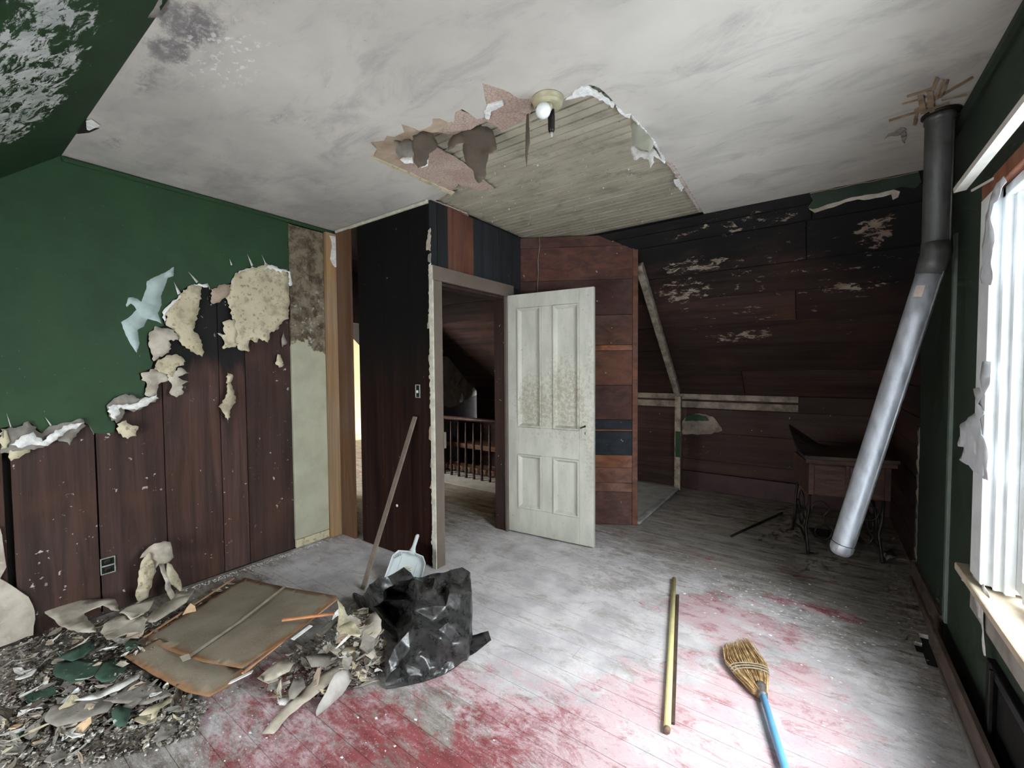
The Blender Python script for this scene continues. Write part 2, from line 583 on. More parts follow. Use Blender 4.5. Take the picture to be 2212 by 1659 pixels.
RED_LT = wood('orange_brown_plank', (.26, .11, .06), (.12, .05, .03), 'x', specks=.1, rnd=.15)
BLACK_X = wood('blue_black_plank', (.024, .030, .038), (.010, .012, .016), 'x', specks=.15, rnd=.15)

def slope_planks(name, blackish):
    def blk(m):
        n = m.noise(3.5, None, (.7, 1.5, 1.5), 6, .7, .4)
        z = m.xyz(2)
        base = m.step(z, 1.75, 2.35) if blackish else m.step(z, 3, 4)
        right = m.math('MULTIPLY', m.step(m.xyz(0), -.2, .5), .25)  # black mask grows towards the top and the right end
        return m.step(m.math('ADD', m.math('ADD', m.math('MULTIPLY', base, .5), right), m.math('MULTIPLY', n, .6)), .45, .80)
    m0 = wood(name, (.055, .028, .022), (.020, .011, .010), 'x', light=(.075, .040, .028), specks=0, rnd=.25, black=blk)
    # remnants of pinkish wallpaper paste still stuck on the boards
    m = Mat.__new__(Mat); m.m = m0; m.t = m0.node_tree; m.b = m.t.nodes['Principled BSDF']; m._pos = m._obj = m._rnd = None; m.memo = {}
    old = m.b.inputs['Base Color'].links[0].from_socket
    n = m.noise(15, None, (.6, 1.3, 1.3), 6, .75, .3)
    reg = m.maxall([m.blob((-.80, 3.68, 2.15), (.28, .10, .14), .5, .8, 5), m.blob((-.95, 3.85, 1.95), (.30, .18, .2), .6, .8, 5), m.blob((.28, 3.62, 2.2), (.12, .16, .18), .35, .8, 6),
                    m.blob((-.55, 4.28, 1.6), (.35, .09, .12), .6, .8, 5), m.blob((.2, 3.95, 1.9), (.35, .06, .08), .6, .8, 5), m.math('MULTIPLY', m.blob((-.5, 3.45, 2.36), (.6, .10, .12), .6, .8, 5), .8),
                    m.math('MULTIPLY', m.blob((-.4, 3.9, 1.9), (1.2, .6, .6), .5, .6, 3), .66)])
    k = m.step(m.math('ADD', m.math('MULTIPLY', reg, .30), n), .80, .84)
    col = m.mix(m.math('MULTIPLY', k, .85), old, m.mix(m.step(m.noise(5), .4, .6), (.26, .19, .15), (.38, .33, .25)))
    m.put(m.b.inputs['Base Color'], col)
    return m0
SLOPE_P = slope_planks('blackish_sloped_planks', True)
KNEE_P = wood('brown_knee_wall_planks', (.060, .030, .022), (.024, .012, .010), 'x', specks=.2, rnd=.2)
ALC_P = wood('dark_alcove_boards', (.050, .022, .017), (.016, .008, .007), 'y', specks=.2, rnd=.3)
PASTE = flat('pinkish_paste_trim', (.26, .21, .17), .9, .5, 9)
BASE_PURPLE = flat('maroon_baseboard_paint', (.055, .020, .022), .5, .25, 6)
TAUPE = flat('taupe_casing_paint', (.135, .108, .088), .5, .12, 7)
TIMBER = wood('new_timber_post', (.31, .20, .105), (.19, .115, .06), 'z', rnd=.12, rough=.65)
TIMBER_D = wood('brown_timber_jamb', (.16, .085, .045), (.09, .045, .026), 'z', rnd=.1)
DARKGAP = flat('dark_void', (.010, .009, .008), .95, .2)
OUTER = flat('outer_sheathing', (.10, .08, .07), .9, .2)
HALLDARK = wood('dark_hall_boards', (.050, .020, .016), (.016, .008, .007), 'x', specks=.1, rnd=.3)
CREAMWALL = flat('cream_wall_paint', (.72, .62, .42), .7, .06, 3)
WHITEPAINT = flat('chalky_white_window_paint', (.74, .77, .78), .55, .12, 9)
CREAMEDGE = flat('cream_edge_paint', (.52, .50, .42), .6, .25, 20)

def moldy_board():
    m = Mat('mouldy_pale_board')
    pale = m.mix(m.step(m.noise(5), .3, .7), (.34, .33, .245), (.42, .41, .31))
    n = m.noise(13, detail=7, rough=.75, dist=.4)
    mold = m.mix(m.step(n, .35, .62), (.055, .038, .024), (.20, .165, .115))
    wh = m.noise(22, detail=6, rough=.75)
    mold = m.mix(m.math('MULTIPLY', m.step(wh, .56, .68), m.math('MULTIPLY', m.blob((-3.17, 1.78, 1.72), (.3, .3, .30), .6, .5, 5), .8)), mold, (.45, .45, .42))
    z = m.math('ADD', m.xyz(2), m.math('MULTIPLY', m.math('SUBTRACT', m.noise(5, detail=5), .5), .5))
    z = m.math('ADD', z, m.math('MULTIPLY', m.xyz(1), .25))
    col = m.mix(m.step(z, 1.95, 1.97), pale, mold)
    sc = m.noise(60, detail=2)
    col = m.mix(m.math('MULTIPLY', m.step(sc, .70, .74), .4), col, (.6, .6, .55))
    return m.out(col, .85, n, .2, .004)
MOLDY = moldy_board()

# ------------------------------------------------------------------ room shell
XL, XR = -3.17, 0.505          # green wall, window wall
YF0, YF1 = 0.48, 3.36          # where the flat ceiling folds into the slopes
ZC = 2.44
YK = 4.95                      # far knee wall
SL = -0.903                    # fall of the slopes
def zs(y):
    return ZC + SL * (y - YF1)
ZK = zs(4.90)

# floor: boards running across the room
floor = struct(box('floor', (XL - .1, -1.3, -.12), (.60, YK + .06, -.022), DARKGAP), 'worn red painted board floor covered in plaster dust', 'floor')
rnd = random.Random(4)
y = -1.25
while y < YK + .02:
    w = .096
    x0, x1 = (XL + .0, XR + .05)
    if y > 2.0 - w:
        x0 = -4.25
    cuts = [x0, rnd.uniform(-2.4, -.9), x1] if rnd.random() < .75 else [x0, x1]
    hole = 2.62 < y + w / 2 < 2.86
    if hole:
        cuts[-1] = .41 + rnd.uniform(-.02, .02)
    for a, b in zip(cuts[:-1], cuts[1:]):
        dz = rnd.uniform(-.0022, 0)
        obox('floor_board', (0, 0, 0), (1, 0, 0), (0, 1, 0), (0, 0, 1), (a + .0008, b - .0008), (y + .0007, y + w - .0007), (-.02, dz * .4), FLOOR, floor, 0)
    y += w
hallf = struct(box('floor_hall', (-8.2, 1.0, -.1), (-4.25, YK, -.003), HALLFLOOR), 'pinkish dusty floor beyond the hall doorway', 'floor')

# ceiling: painted board layer torn open over old beadboard
C6 = lambda pts: crop(pts, 1100, 150, 3.687)
hole_edge = [(1518, 458), (1495, 428), (1470, 398), (1447, 362), (1425, 335), (1400, 300), (1378, 268), (1362, 252), (1345, 243), (1330, 226), (1312, 205), (1295, 190), (1275, 183),
             (1255, 189), (1238, 203), (1222, 213), (1200, 222), (1160, 222), (1142, 214), (1120, 213), (1085, 193), (1040, 179), (1046, 205), (1052, 232), (1046, 254), (1030, 258), (1012, 244), (998, 236), (984, 242), (981, 262),
             (968, 264), (950, 256), (934, 256), (930, 272), (905, 283), (880, 272), (866, 268), (873, 286), (852, 296), (836, 293), (830, 304), (800, 307), (814, 322), (803, 340), (970, 418), (936, 436)]
hp = [at(x, y_, 2, ZC) for x, y_ in hole_edge]
hp = [(p.x, p.y) for p in hp]
rj = random.Random(3)
hpj = [tuple(p) for p in jagline(hp, .03, .006, rj, closed=False)]
outline = [(XL, YF0), (XR, YF0), (XR, YF1), (-.687, YF1)] + hpj + [(-2.10, 2.0), (XL, 2.0)]
ceiling = struct(sheet('ceiling', outline, ((0, 0, ZC), (1, 0, 0), (0, 1, 0), (0, 0, -1)), [CEIL, GYPSUM], None, .012, None, edge=1), 'stained off-white ceiling torn open at the middle', 'ceiling')
lay2 = [(803, 340), (814, 318), (800, 305), (836, 288), (866, 262), (900, 275), (930, 250), (985, 235), (1030, 252), (1045, 240), (1034, 174), (1085, 185), (1125, 207), (1150, 215), (1147, 240), (1139, 258), (1118, 266), (1092, 280), (1083, 284), (1062, 268), (1050, 262),
        (1020, 278), (985, 292), (946, 285), (906, 290), (940, 318), (1000, 352), (1068, 409), (1030, 412), (990, 398), (972, 419)]
p2 = [at(x, y_, 2, ZC + .004) for x, y_ in lay2]
def pink_tan():
    m = Mat('torn_pink_and_tan_layer')
    c = m.voro(60, feature='DISTANCE_TO_EDGE')
    n = m.noise(6)
    pk = m.mix(m.step(n, .3, .7), (.40, .29, .24), (.50, .39, .33))
    pk = m.mix(m.math('MULTIPLY', m.step(c, .10, .0), .55), pk, (.14, .10, .09))
    tn = m.mix(m.step(m.noise(14, detail=6), .3, .7), (.36, .27, .20), (.48, .38, .29))
    k = m.step(m.math('ADD', m.math('MULTIPLY', m.xyz(0), .35), m.xyz(1)), .95, .97)
    return m.out(m.mix(k, tn, pk), .9, n, .2, .004)
sheet('torn_paper_layer', [(p.x, p.y) for p in p2], ((0, 0, ZC + .004), (1, 0, 0), (0, 1, 0), (0, 0, -1)), pink_tan(), ceiling, .005, None, jag=.006, jstep=.03, seed=5)
y = 1.28
k = 0
while y < YF1 + .1:
    w = .058
    obox('beadboard', (0, 0, ZC + .022), (1, 0, 0), (0, 1, 0), (0, 0, -1), (-2.12, -.40), (y + .0050, y + w - .0050), (-.012, .0012 * (k % 2)), BEAD, ceiling, .0006)
    y += w; k += 1
box('ceiling_backing', (XL - .1, .40, ZC + .0345), (.75, 3.45, ZC + .08), DARKGAP, ceiling)
box('ceiling_backing', (XL - .1, .40, ZC + .013), (-2.2, 2.0, ZC + .033), DARKGAP, ceiling)
struct(box('ceiling_hall', (-8.2, 2.0, ZC), (-2.10, 3.42, ZC + .08), HALLDARK), 'dark boarded ceiling of the hall', 'ceiling')
sheet('board_edge_strip', [(p.x, p.y) for p in [at(x, y_, 2, ZC - .002) for x, y_ in [(801, 337), (806, 344), (975, 422), (982, 416), (968, 412), (880, 372)]]], ((0, 0, ZC - .002), (1, 0, 0), (0, 1, 0), (0, 0, -1)), CREAM, ceiling, .006, None, jag=.004, jstep=.03, seed=8)

# near slope (behind and above the camera, seen top left)
th = math.atan(.903)
fs = ((0, YF0, ZC), (1, 0, 0), (0, -math.cos(th), -math.sin(th)), (0, math.sin(th), -math.cos(th)))
ls = (YF0 - (2 * (YF0 + YF1) / 2 - 4.90)) / math.cos(th)
front_slope = struct(sheet('wall_front_slope', [(XL, 0), (XR + .1, 0), (XR + .1, 2.07), (XL, 2.07)], fs, GREEN_SLOPE, None, .03, None), 'mildewed green sloping ceiling at the upper left', 'wall')
yk0 = YF0 - 2.07 * math.cos(th)
struct(box('wall_front', (XL - .1, yk0 - .10, 0), (XR + .1, yk0 - .02, 1.10), GREEN), 'green knee wall below the near slope', 'wall')

# ------------------------------------------------------------------ left wall: green board torn off brown planks
wall_left = struct(box('wall_left', (XL - .14, -1.3, 0), (XL - .045, 2.02, 2.52), DARKGAP), 'green painted wall with its lower board torn away from brown planks', 'wall')
FL = ((XL, 0, 0), (0, 1, 0), (0, 0, 1), (1, 0, 0))
edges = [(-1.2, -.9), (-.9, -.6), (-.6, -.33), (-.33, -.06), (-.06, .238), (.264, .561), (.568, .862), (.866, 1.162), (1.166, 1.321), (1.325, 1.628)]
for i, (a, b) in enumerate(edges):
    obox('plank', (XL - .012, 0, 0), (0, 1, 0), (0, 0, 1), (1, 0, 0), (a, b), (.0, 2.42), (-.025, rnd.uniform(-.003, .001)), BOARD_LB if i in (7, 8) else BOARD_L, wall_left, .002)
C2 = lambda pts: crop(pts, 0, 480, 2.962)
lower = C2([(1872, 60), (1838, 130), (1850, 200), (1872, 262), (1852, 302), (1790, 300), (1745, 285), (1700, 265), (1650, 300), (1600, 285), (1545, 310), (1500, 332), (1472, 390), (1452, 440), (1430, 398), (1345, 430), (1330, 390), (1270, 392), (1200, 410), (1150, 450), (1140, 480), (1090, 510), (1040, 560), (1035, 620),
            (1050, 660), (985, 680), (945, 720), (945, 790), (965, 880), (980, 895), (970, 930), (890, 965), (900, 1010), (930, 1020), (925, 1110), (890, 1130), (860, 1110), (800, 1095), (740, 1120), (680, 1170), (690, 1240), (740, 1290), (735, 1340), (700, 1350), (600, 1350), (560, 1290), (500, 1265), (420, 1280), (330, 1300), (270, 1350),
            (180, 1275), (120, 1310), (40, 1310), (-40, 1330)])
lw = [at(x, y_, 0, XL) for x, y_ in lower]
lw = [(p.y, p.z) for p in lw]
lwj = [tuple(p) for p in jagline(lw, .025, .004, random.Random(6), closed=False)]
tops = [(1.632, 2.44)]
gy = [(lwj[-1][0], lwj[-1][1]), (.02, 1.00), (-.3, 1.05), (-1.06, 1.0), (-1.06, 1.05), (YF0, 2.44)]
drywall = sheet('green_wallboard', lwj + gy[1:] + [(1.632, 2.44)], FL, [GREEN, GYPSUM], wall_left, .010, None, edge=1)
# wallboard left standing at the foot of the wall, far left
foot = [at(x, y_, 0, XL) for x, y_ in [(-60, 1120), (0, 1140), (10, 1200), (14, 1225), (0, 1250), (30, 1268), (62, 1290), (75, 1320), (72, 1372), (-60, 1420)]]
sheet('wallboard_remnant', [(p.y, max(p.z, .005)) for p in foot], FL, PAPER, wall_left, .010, None, jag=.004, jstep=.03, seed=2)
def cove(name, a, b, mat, par):
    return tube(name, [a, b], .022, mat, par, 8)
obox('cornice_strip', (XL, 0, ZC), (0, 1, 0), (0, 0, 1), (1, 0, 0), (YF0, 2.0), (-.028, -.002), (0, .018), GREEN, wall_left, .008)
obox('pale_board', (XL, 0, 0), (0, 1, 0), (0, 0, 1), (1, 0, 0), (1.632, 1.902), (.062, 2.405), (-.02, .004), MOLDY, wall_left, .002)
obox('base_block', (XL, 0, 0), (0, 1, 0), (0, 0, 1), (1, 0, 0), (1.636, 1.90), (0, .058), (-.02, .008), CREAM, wall_left, .004)

# timber posts in the corner
struct(box('trim_1', (XL - .03, 1.905, 0), (XL + .035, 1.999, ZC - .03), TIMBER), 'pale new timber post in the left corner', 'post')
struct(box('trim_2', (XL + .037, 1.990, 0), (-2.952, 2.008, ZC - .02), TIMBER_D), 'brown timber post beside the hall opening', 'post')
pp = [at(x, y_, 0, XL + .036) for x, y_ in crop([(580, 222), (665, 235), (672, 610), (650, 615), (610, 560), (590, 510), (612, 350), (600, 270)], 610, 470, 5.72)]
t1 = bpy.data.objects['trim_1']
sheet('paper_scrap', [(p.y, p.z) for p in pp], ((XL + .036, 0, 0), (0, 1, 0), (0, 0, 1), (1, 0, 0)), PAPERWHITE, t1, .0015, None, jag=.002, jstep=.02)

# ------------------------------------------------------------------ partition facing the camera (soot-black planks)
wp = struct(box('wall_partition', (-2.85, 2.030, 0), (-2.10, 2.075, ZC + .02), DARKGAP), 'soot-blackened plank partition left of the doorway', 'wall')
e = [at(x, 1000, 1, 2.0).x for x in (781, 832, 889, 921)]
e[-1] = -2.088
for a, b in zip(e[:-1], e[1:]):
    obox('plank', (0, 2.0, 0), (1, 0, 0), (0, 0, 1), (0, -1, 0), (a + .0015, b - .0015), (0.004, ZC), (-.03, rnd.uniform(0, .003)), BOARD_DARK, wp, .002)
cj = obox('cornice_strip', (0, 1.998, ZC), (1, 0, 0), (0, 0, 1), (0, -1, 0), (-3.13, -2.09), (-.022, -.001), (0, .02), CREAMEDGE, wp, .006)
# torn plaster edge running up the corner
rr = random.Random(12)
for k in range(22):
    z0 = .03 + k * .105 + rr.uniform(-.02, .02)
    if z0 > 2.25: break
    h = rr.uniform(.05, .16)
    w = rr.choice([-.012, -.006, 0, .004, .014])
    pts = [(-2.100 - w, z0), (-2.078, z0 - .01), (-2.074, z0 + h), (-2.095 - w * rr.random(), z0 + h * .9)]
    sheet('plaster_fragment', pts, ((0, 1.995, 0), (1, 0, 0), (0, 0, 1), (0, -1, 0)), rr.choice([PAPER, PAPERWHITE, PAPERGREY, TAN]), wp, .006, None, jag=.006, jstep=.015, seed=k)

# ------------------------------------------------------------------ doorway wall
XD = -2.07
wd = struct(box('wall_doorway', (XD - .07, 2.03, 2.02), (XD - .022, 3.03, ZC + .02), DARKGAP), 'short wall of black and rust planks above the doorway', 'wall')
ye = [2.0, 2.055, 2.152, 2.317, 2.423, 2.726, 3.03]
mm = [BLACKBOARD, BLACKBOARD, RUSTBOARD, RUSTBOARD, BLACKBOARD, BLACKBOARD]
for a, b, m_ in zip(ye[:-1], ye[1:], mm):
    obox('plank', (XD, 0, 0), (0, 1, 0), (0, 0, 1), (1, 0, 0), (a + .001, b - .001), (2.0, ZC - rnd.uniform(.0, .006)), (-.022, rnd.uniform(-.002, .003)), m_, wd, .002)
obox('plank', (XD, 0, 0), (0, 1, 0), (0, 0, 1), (1, 0, 0), (2.865, 3.03), (.004, 2.02), (-.022, 0), BLACKBOARD, wd, .002)
# door casing
dc = empty('trim_3', (XD, 2.42, 0)); struct(dc, 'taupe painted casing around the open doorway', 'door casing')
obox('side_casing', (XD, 0, 0), (0, 1, 0), (0, 0, 1), (1, 0, 0), (1.992, 2.070), (.0, 1.915), (0, .024), TAUPE, dc, .003)
obox('side_casing', (XD, 0, 0), (0, 1, 0), (0, 0, 1), (1, 0, 0), (2.79, 2.872), (.0, 1.915), (0, .024), TAUPE, dc, .003)
obox('head_casing', (XD, 0, 0), (0, 1, 0), (0, 0, 1), (1, 0, 0), (1.985, 2.895), (1.917, 2.012), (0, .026), TAUPE, dc, .003)
obox('edge_strip', (XD, 0, 0), (0, 1, 0), (0, 0, 1), (1, 0, 0), (1.984, 1.9915), (.0, 2.01), (-.012, .023), CREAMEDGE, dc, .001)
obox('jamb', (XD, 0, 0), (0, 1, 0), (0, 0, 1), (1, 0, 0), (2.04, 2.062), (.0, 1.91), (-.11, -.001), TAUPE, dc, 0)
obox('jamb', (XD, 0, 0), (0, 1, 0), (0, 0, 1), (1, 0, 0), (2.80, 2.82), (.0, 1.91), (-.11, -.001), BOARD_L, dc, 0)
obox('head_jamb', (XD, 0, 0), (0, 1, 0), (0, 0, 1), (1, 0, 0), (2.04, 2.82), (1.895, 1.913), (-.11, -.001), BOARD_L, dc, 0)
sp = obox('strike_plate', (XD, 0, 0), (0, 1, 0), (0, 0, 1), (1, 0, 0), (2.0625, 2.066), (.79, .90), (-.035, -.005), TAUPE, dc, 0)
obox('rim_catch', (XD, 0, 0), (0, 1, 0), (0, 0, 1), (1, 0, 0), (2.062, 2.083), (.80, .91), (.0245, .034), TAUPE, dc, .002)

# ------------------------------------------------------------------ the diagonal red-brown plank wall
R0, R1 = V(-2.09, 3.03, 0), V(-1.225, 3.52, 0)
ru = (R1 - R0).normalized(); rn = ru.cross(V(0, 0, 1)); RLEN = (R1 - R0).length
wr = struct(obox('wall_diagonal', R0, ru, (0, 0, 1), rn, (0, RLEN - .04), (0, 2.30), (-.06, -.024), DARKGAP), 'red-brown horizontal plank wall behind the open door', 'wall')
rz = [0.004, .286, .362, .492, .598, .799, .816, .897, 1.189, 1.48, 1.527, 1.777, 2.073, 2.351, 2.44]
rm = [RED_DK, RED_X, RED_X, RED_LT, BLACK_X, RED_LT, BLACK_X, RED_DK, RED_X, RED_LT, RED_X, RED_DK, RED_DK, RED_DK]
for a, b, m_ in zip(rz[:-1], rz[1:], rm):
    obox('plank', R0, ru, (0, 0, 1), rn, (0.002, RLEN - (.045 if b < 2.3 else .0) - (.13 if b > 2.40 else 0)), (a + .001, b - .001), (-.022, rnd.uniform(-.001, .003) - (.006 if .799 <= a < .81 else 0)), m_, wr, .002)
obox('end_post', R0, ru, (0, 0, 1), rn, (RLEN - .044, RLEN), (.002, 2.345), (-.05, .006), RED_X, wr, .003)
crd = [at(x, y_, 1, 3.10) for x, y_ in [(1167, 512), (1166, 530), (1162, 560), (1164, 600), (1161, 640)]]
cc = [on_plane(x, y_, R0 + rn * .012, rn) for x, y_ in [(1165, 512), (1166, 530), (1162, 560), (1163, 590), (1161, 620), (1160, 680)]]
tag(tube('electric_cord', cc, .0045, flat('dusty_cord', (.22, .18, .15)), None, 6), 'thin grey electric cord hanging down the red-brown planks', 'cord')

# ------------------------------------------------------------------ far slope and knee wall (bare planks)
su = V(1, 0, 0)
sv = V(0, 4.90 - YF1, ZK - ZC).normalized()
sn = V(0, sv.z, -sv.y)          # towards the room
S0 = V(0, YF1, ZC)
SLEN = V(0, 4.90 - YF1, ZK - ZC).length
wb = struct(obox('wall_back_slope', S0, su, sv, sn, (-6.0, .62), (-.12, SLEN + .1), (-.08, -.026), DARKGAP), 'dark sooty plank slope above the sewing table', 'wall')
svs = [0] + [((p - S0).dot(sv)) for p in [on_plane(1580, y_, S0, sn) for y_ in (473, 505, 582, 640, 700, 753, 801)]] + [SLEN]
cutx = [None, None, -.02, .10, None, -.05, None, -.55, None]
for i, (a, b) in enumerate(zip(svs[:-1], svs[1:])):
    xs_ = [-4.27, XR + .09]
    c_ = [None, -.05, -.08, -1.9, -.15, -2.1, None, -.6, -1.7][i]
    if c_ is not None: xs_ = [-4.27, c_, XR + .09]
    for x0, x1 in zip(xs_[:-1], xs_[1:]):
        obox('slope_plank', S0, su, sv, sn, (x0 + .002, x1 - .002), (a + .0032, b - .0032), (-.025, rnd.uniform(-.003, .003)), SLOPE_P, wb, .002)
wk = struct(box('wall_back', (-4.2, YK + .03, 0), (XR + .12, YK + .10, 1.25), DARKGAP), 'low brown plank knee wall at the far end', 'wall')
kz = [.20, .332, .632, .885, 1.06]
for a, b in zip(kz[:-1], kz[1:]):
    obox('plank', (0, YK, 0), (1, 0, 0), (0, 0, 1), (0, -1, 0), (-4.2, XR + .09), (a + .001, b - .001), (-.025, rnd.uniform(-.002, .002)), KNEE_P, wk, .002)
for a, b, n_ in ((.985, 1.045, .012), (.894, .965, .010)):
    obox('paper_strip', (0, YK, 0), (1, 0, 0), (0, 0, 1), (0, -1, 0), (-2.2, -.15), (a, b), (.003, n_), PASTE, wk, .003)
obox('plank', (0, YK, 0), (1, 0, 0), (0, 0, 1), (0, -1, 0), (-4.2, -1.24), (.006, .199), (-.025, 0), KNEE_P, wk, .002)
bb = struct(obox('baseboard_back', (0, YK, 0), (1, 0, 0), (0, 0, 1), (0, -1, 0), (-1.23, XR + .06), (.002, .197), (-.02, .014), BASE_PURPLE, None, .004), 'maroon baseboard under the far knee wall', 'baseboard')
gp = [at(x, y_, 1, YK - .012) for x, y_ in [(1474, 910), (1485, 900), (1510, 893), (1540, 900), (1552, 915), (1560, 930), (1530, 938), (1474, 938)]]
sheet('paper_remnant', [(p.x, p.z) for p in gp], ((0, YK - .012, 0), (1, 0, 0), (0, 0, 1), (0, -1, 0)), PASTE, wk, .004, None, jag=.008, jstep=.03)
gp = [at(x, y_, 1, YK - .016) for x, y_ in [(1478, 909), (1485, 898), (1505, 895), (1525, 899), (1532, 909)]]
sheet('green_paper_remnant', [(p.x, p.z) for p in gp], ((0, YK - .016, 0), (1, 0, 0), (0, 0, 1), (0, -1, 0)), GREEN, wk, .003, None, jag=.004, jstep=.02)
# stripped frame of the eaves cupboard, following the slope
XE = -1.235
ec = empty('trim_4', (XE, 4.2, 0)); struct(ec, 'slanted stripped trim board of the eaves cupboard opening', 'trim')
SLT = flat('flaking_beige_trim', (.30, .25, .20), .85, .55, 14)
pA, pB, pC = V(XE, 3.60, zs(3.60) - .02), V(XE, 4.80, zs(4.80) - .035), V(XE, 4.885, .0)
dAB = (pB - pA).normalized(); nAB = V(0, -dAB.z, dAB.y)
obox('slanted_board', pA, dAB, (1, 0, 0), (0, dAB.z, -dAB.y), (-.02, (pB - pA).length + .02), (-.03, .03), (0, .055), SLT, ec, .004)
box('upright_board', (XE - .03, 4.815, 0.0), (XE + .03, 4.875, 1.02), SLT, ec)
gp = [(4.812, .30), (4.812, .62), (4.812, .66)]
obox('green_paint_patch', (XE, 4.812, 0), (1, 0, 0), (0, 0, 1), (0, -1, 0), (-.02, .028), (.36, .64), (.002, .005), GREEN, ec, .001)
obox('sill_strip', (XE, 0, 0), (0, 1, 0), (0, 0, 1), (1, 0, 0), (3.56, 4.87), (.001, .022), (-.03, .02), flat('grey_dusty_sill', (.36, .36, .36), .8, .3, 12), ec, .004)
struct(box('floor_eaves', (-4.2, 3.60, .0015), (XE - .032, 4.88, .0055), flat('pale_dusty_floor', (.42, .41, .39), .9, .2, 7)), 'pale dusty floor inside the eaves cupboard', 'floor')

# ------------------------------------------------------------------ window wall
wr2 = empty('wall_right', (XR, 1.9, 0)); struct(wr2, 'dull green wall with the window and the stove pipe', 'wall')
FRr = ((XR, 0, 0), (0, 1, 0), (0, 0, 1), (-1, 0, 0))
WY0, WY1, WZ0, WZ1 = .955, 2.165, .545, 1.93
far_edge = [(1990, 395), (1992, 425), (1994, 440), (1996, 520), (1993, 600), (1989, 650), (1988, 760), (1988, 880), (1986, 930), (1982, 1000), (1980, 1060), (1976, 1100), (1974, 1180), (1970, 1220), (1966, 1262)]
fe = [at(x, y_, 0, XR) for x, y_ in far_edge]
fe = [(p.y, max(0.002, min(p.z, zs(p.y) if p.y > YF1 else ZC))) for p in fe]
fe[0] = (3.50, zs(3.50) - .01); fe[-1] = (3.56, .003)
fej = [tuple(p) for p in jagline(fe, .03, .006, random.Random(9), closed=False)]
sheet('green_wallboard', [(WY1, .0), (WY1, ZC), (YF1, ZC)] + fej, FRr, [GREEN_R, GYPSUM], wr2, .012, None, edge=1)
for nm, a, b in (('wallboard_below_window', (WY0, 0), (WY1, WZ0)), ('wallboard_above_window', (WY0, WZ1), (WY1, ZC)), ('wallboard_near', (-1.1, 0), (WY0, ZC))):
    obox(nm, (XR, 0, 0), (0, 1, 0), (0, 0, 1), (-1, 0, 0), (a[0], b[0]), (a[1], b[1]), (-.012, 0), GREEN_R, wr2)
for nm, a, b in (('sheathing', (WY1, 0), (YK + .1, 2.6)), ('sheathing', (-1.3, 0), (WY0, 2.6)), ('sheathing', (WY0, 0), (WY1, WZ0)), ('sheathing', (WY0, WZ1), (WY1, 2.6))):
    obox(nm, (XR + .055, 0, 0), (0, 1, 0), (0, 0, 1), (1, 0, 0), (a[0], b[0]), (a[1], b[1]), (0, .05), OUTER, wr2)
zz = 0.0
while zz < 2.3:
    obox('alcove_board', (XR + .05, 0, 0), (0, 1, 0), (0, 0, 1), (-1, 0, 0), (3.40, YK), (zz + .002, zz + .198), (0, .025 + rnd.uniform(-.003, .003)), ALC_P, wr2, .002)
    zz += .2
obox('cornice_strip', (XR, 0, ZC), (0, 1, 0), (0, 0, 1), (-1, 0, 0), (YF0, YF1), (-.05, -.001), (0, .022), GREEN_R, wr2, .012)
# green board left at the top of the far slope
gs = [on_plane(x, y_, S0, sn) for x, y_ in [(1750, 409), (1985, 362), (1990, 392), (1976, 405), (1945, 402), (1925, 408), (1895, 416), (1840, 424), (1800, 436), (1755, 450), (1746, 447), (1757, 432), (1750, 420)]]
sheet('green_board_remnant', [(p.x, max((p - S0).dot(sv), .002)) for p in gs], (S0 + sn * .012, su, sv, sn), [GREEN_R, TAN], wb, .010, None, jag=.004, jstep=.03, seed=4, edge=1)
gs = [on_plane(x, y_, S0, sn) for x, y_ in [(1748, 450), (1800, 436), (1850, 422), (1900, 414), (1930, 408), (1944, 412), (1940, 424), (1928, 430), (1925, 418), (1890, 426), (1840, 432), (1800, 446), (1760, 458)]]
sheet('torn_board_edge', [(p.x, (p - S0).dot(sv)) for p in gs], (S0 + sn * .010, su, sv, sn), PAPER, wb, .008, None, jag=.006, jstep=.025, seed=14)

# ------------------------------------------------------------------ hall beyond the doorway
hw = struct(box('wall_hall', (-4.32, 1.95, 0), (-3.17, 2.0, ZC), HALLDARK), 'dark boarded side wall of the hall', 'wall')
wh = empty('wall_hall_end', (-4.28, 3.3, 0)); struct(wh, 'dark hall end wall with an opening into a lit room', 'wall')
box('wall_panel', (-4.32, 2.0, 0), (-4.25, 2.35, ZC), HALLDARK, wh)
box('wall_panel', (-4.32, 3.45, 0), (-4.25, YK + .1, ZC), HALLDARK, wh)
box('wall_header', (-4.32, 2.35, 1.86), (-4.25, 3.45, ZC), HALLDARK, wh)
lr = empty('wall_lit_room', (-6, 3, 0)); struct(lr, 'cream painted wall of the lit room across the hall', 'wall')
box('cream_wall', (-7.2, .95, 0), (-7.1, 5.4, ZC), CREAMWALL, lr)
box('side_wall', (-7.2, 5.3, 0), (-4.25, 5.4, ZC), CREAMWALL, lr)
box('side_wall', (-7.2, .95, 0), (-6.7, 1.0, ZC), CREAMWALL, lr)
box('side_wall', (-5.3, .95, 0), (-4.25, 1.0, ZC), CREAMWALL, lr)
box('side_wall', (-6.7, .95, 0), (-5.3, 1.0, .8), CREAMWALL, lr)
box('side_wall', (-6.7, .95, 2.2), (-5.3, 1.0, ZC), CREAMWALL, lr)
box('side_wall', (-4.32, .95, 0), (-4.25, 2.0, ZC), CREAMWALL, lr)
box('room_ceiling', (-7.2, .95, ZC), (-4.25, 2.0, ZC + .08), CREAMWALL, lr)
box('room_ceiling', (-8.2, 3.42, ZC), (-4.25, 5.4, ZC + .08), CREAMWALL, lr)
hb = struct(box('baseboard_hall', (-7.1, 1.0, 0), (-7.08, 5.3, .10), CREAMWALL), 'cream baseboard in the lit room', 'baseboard')

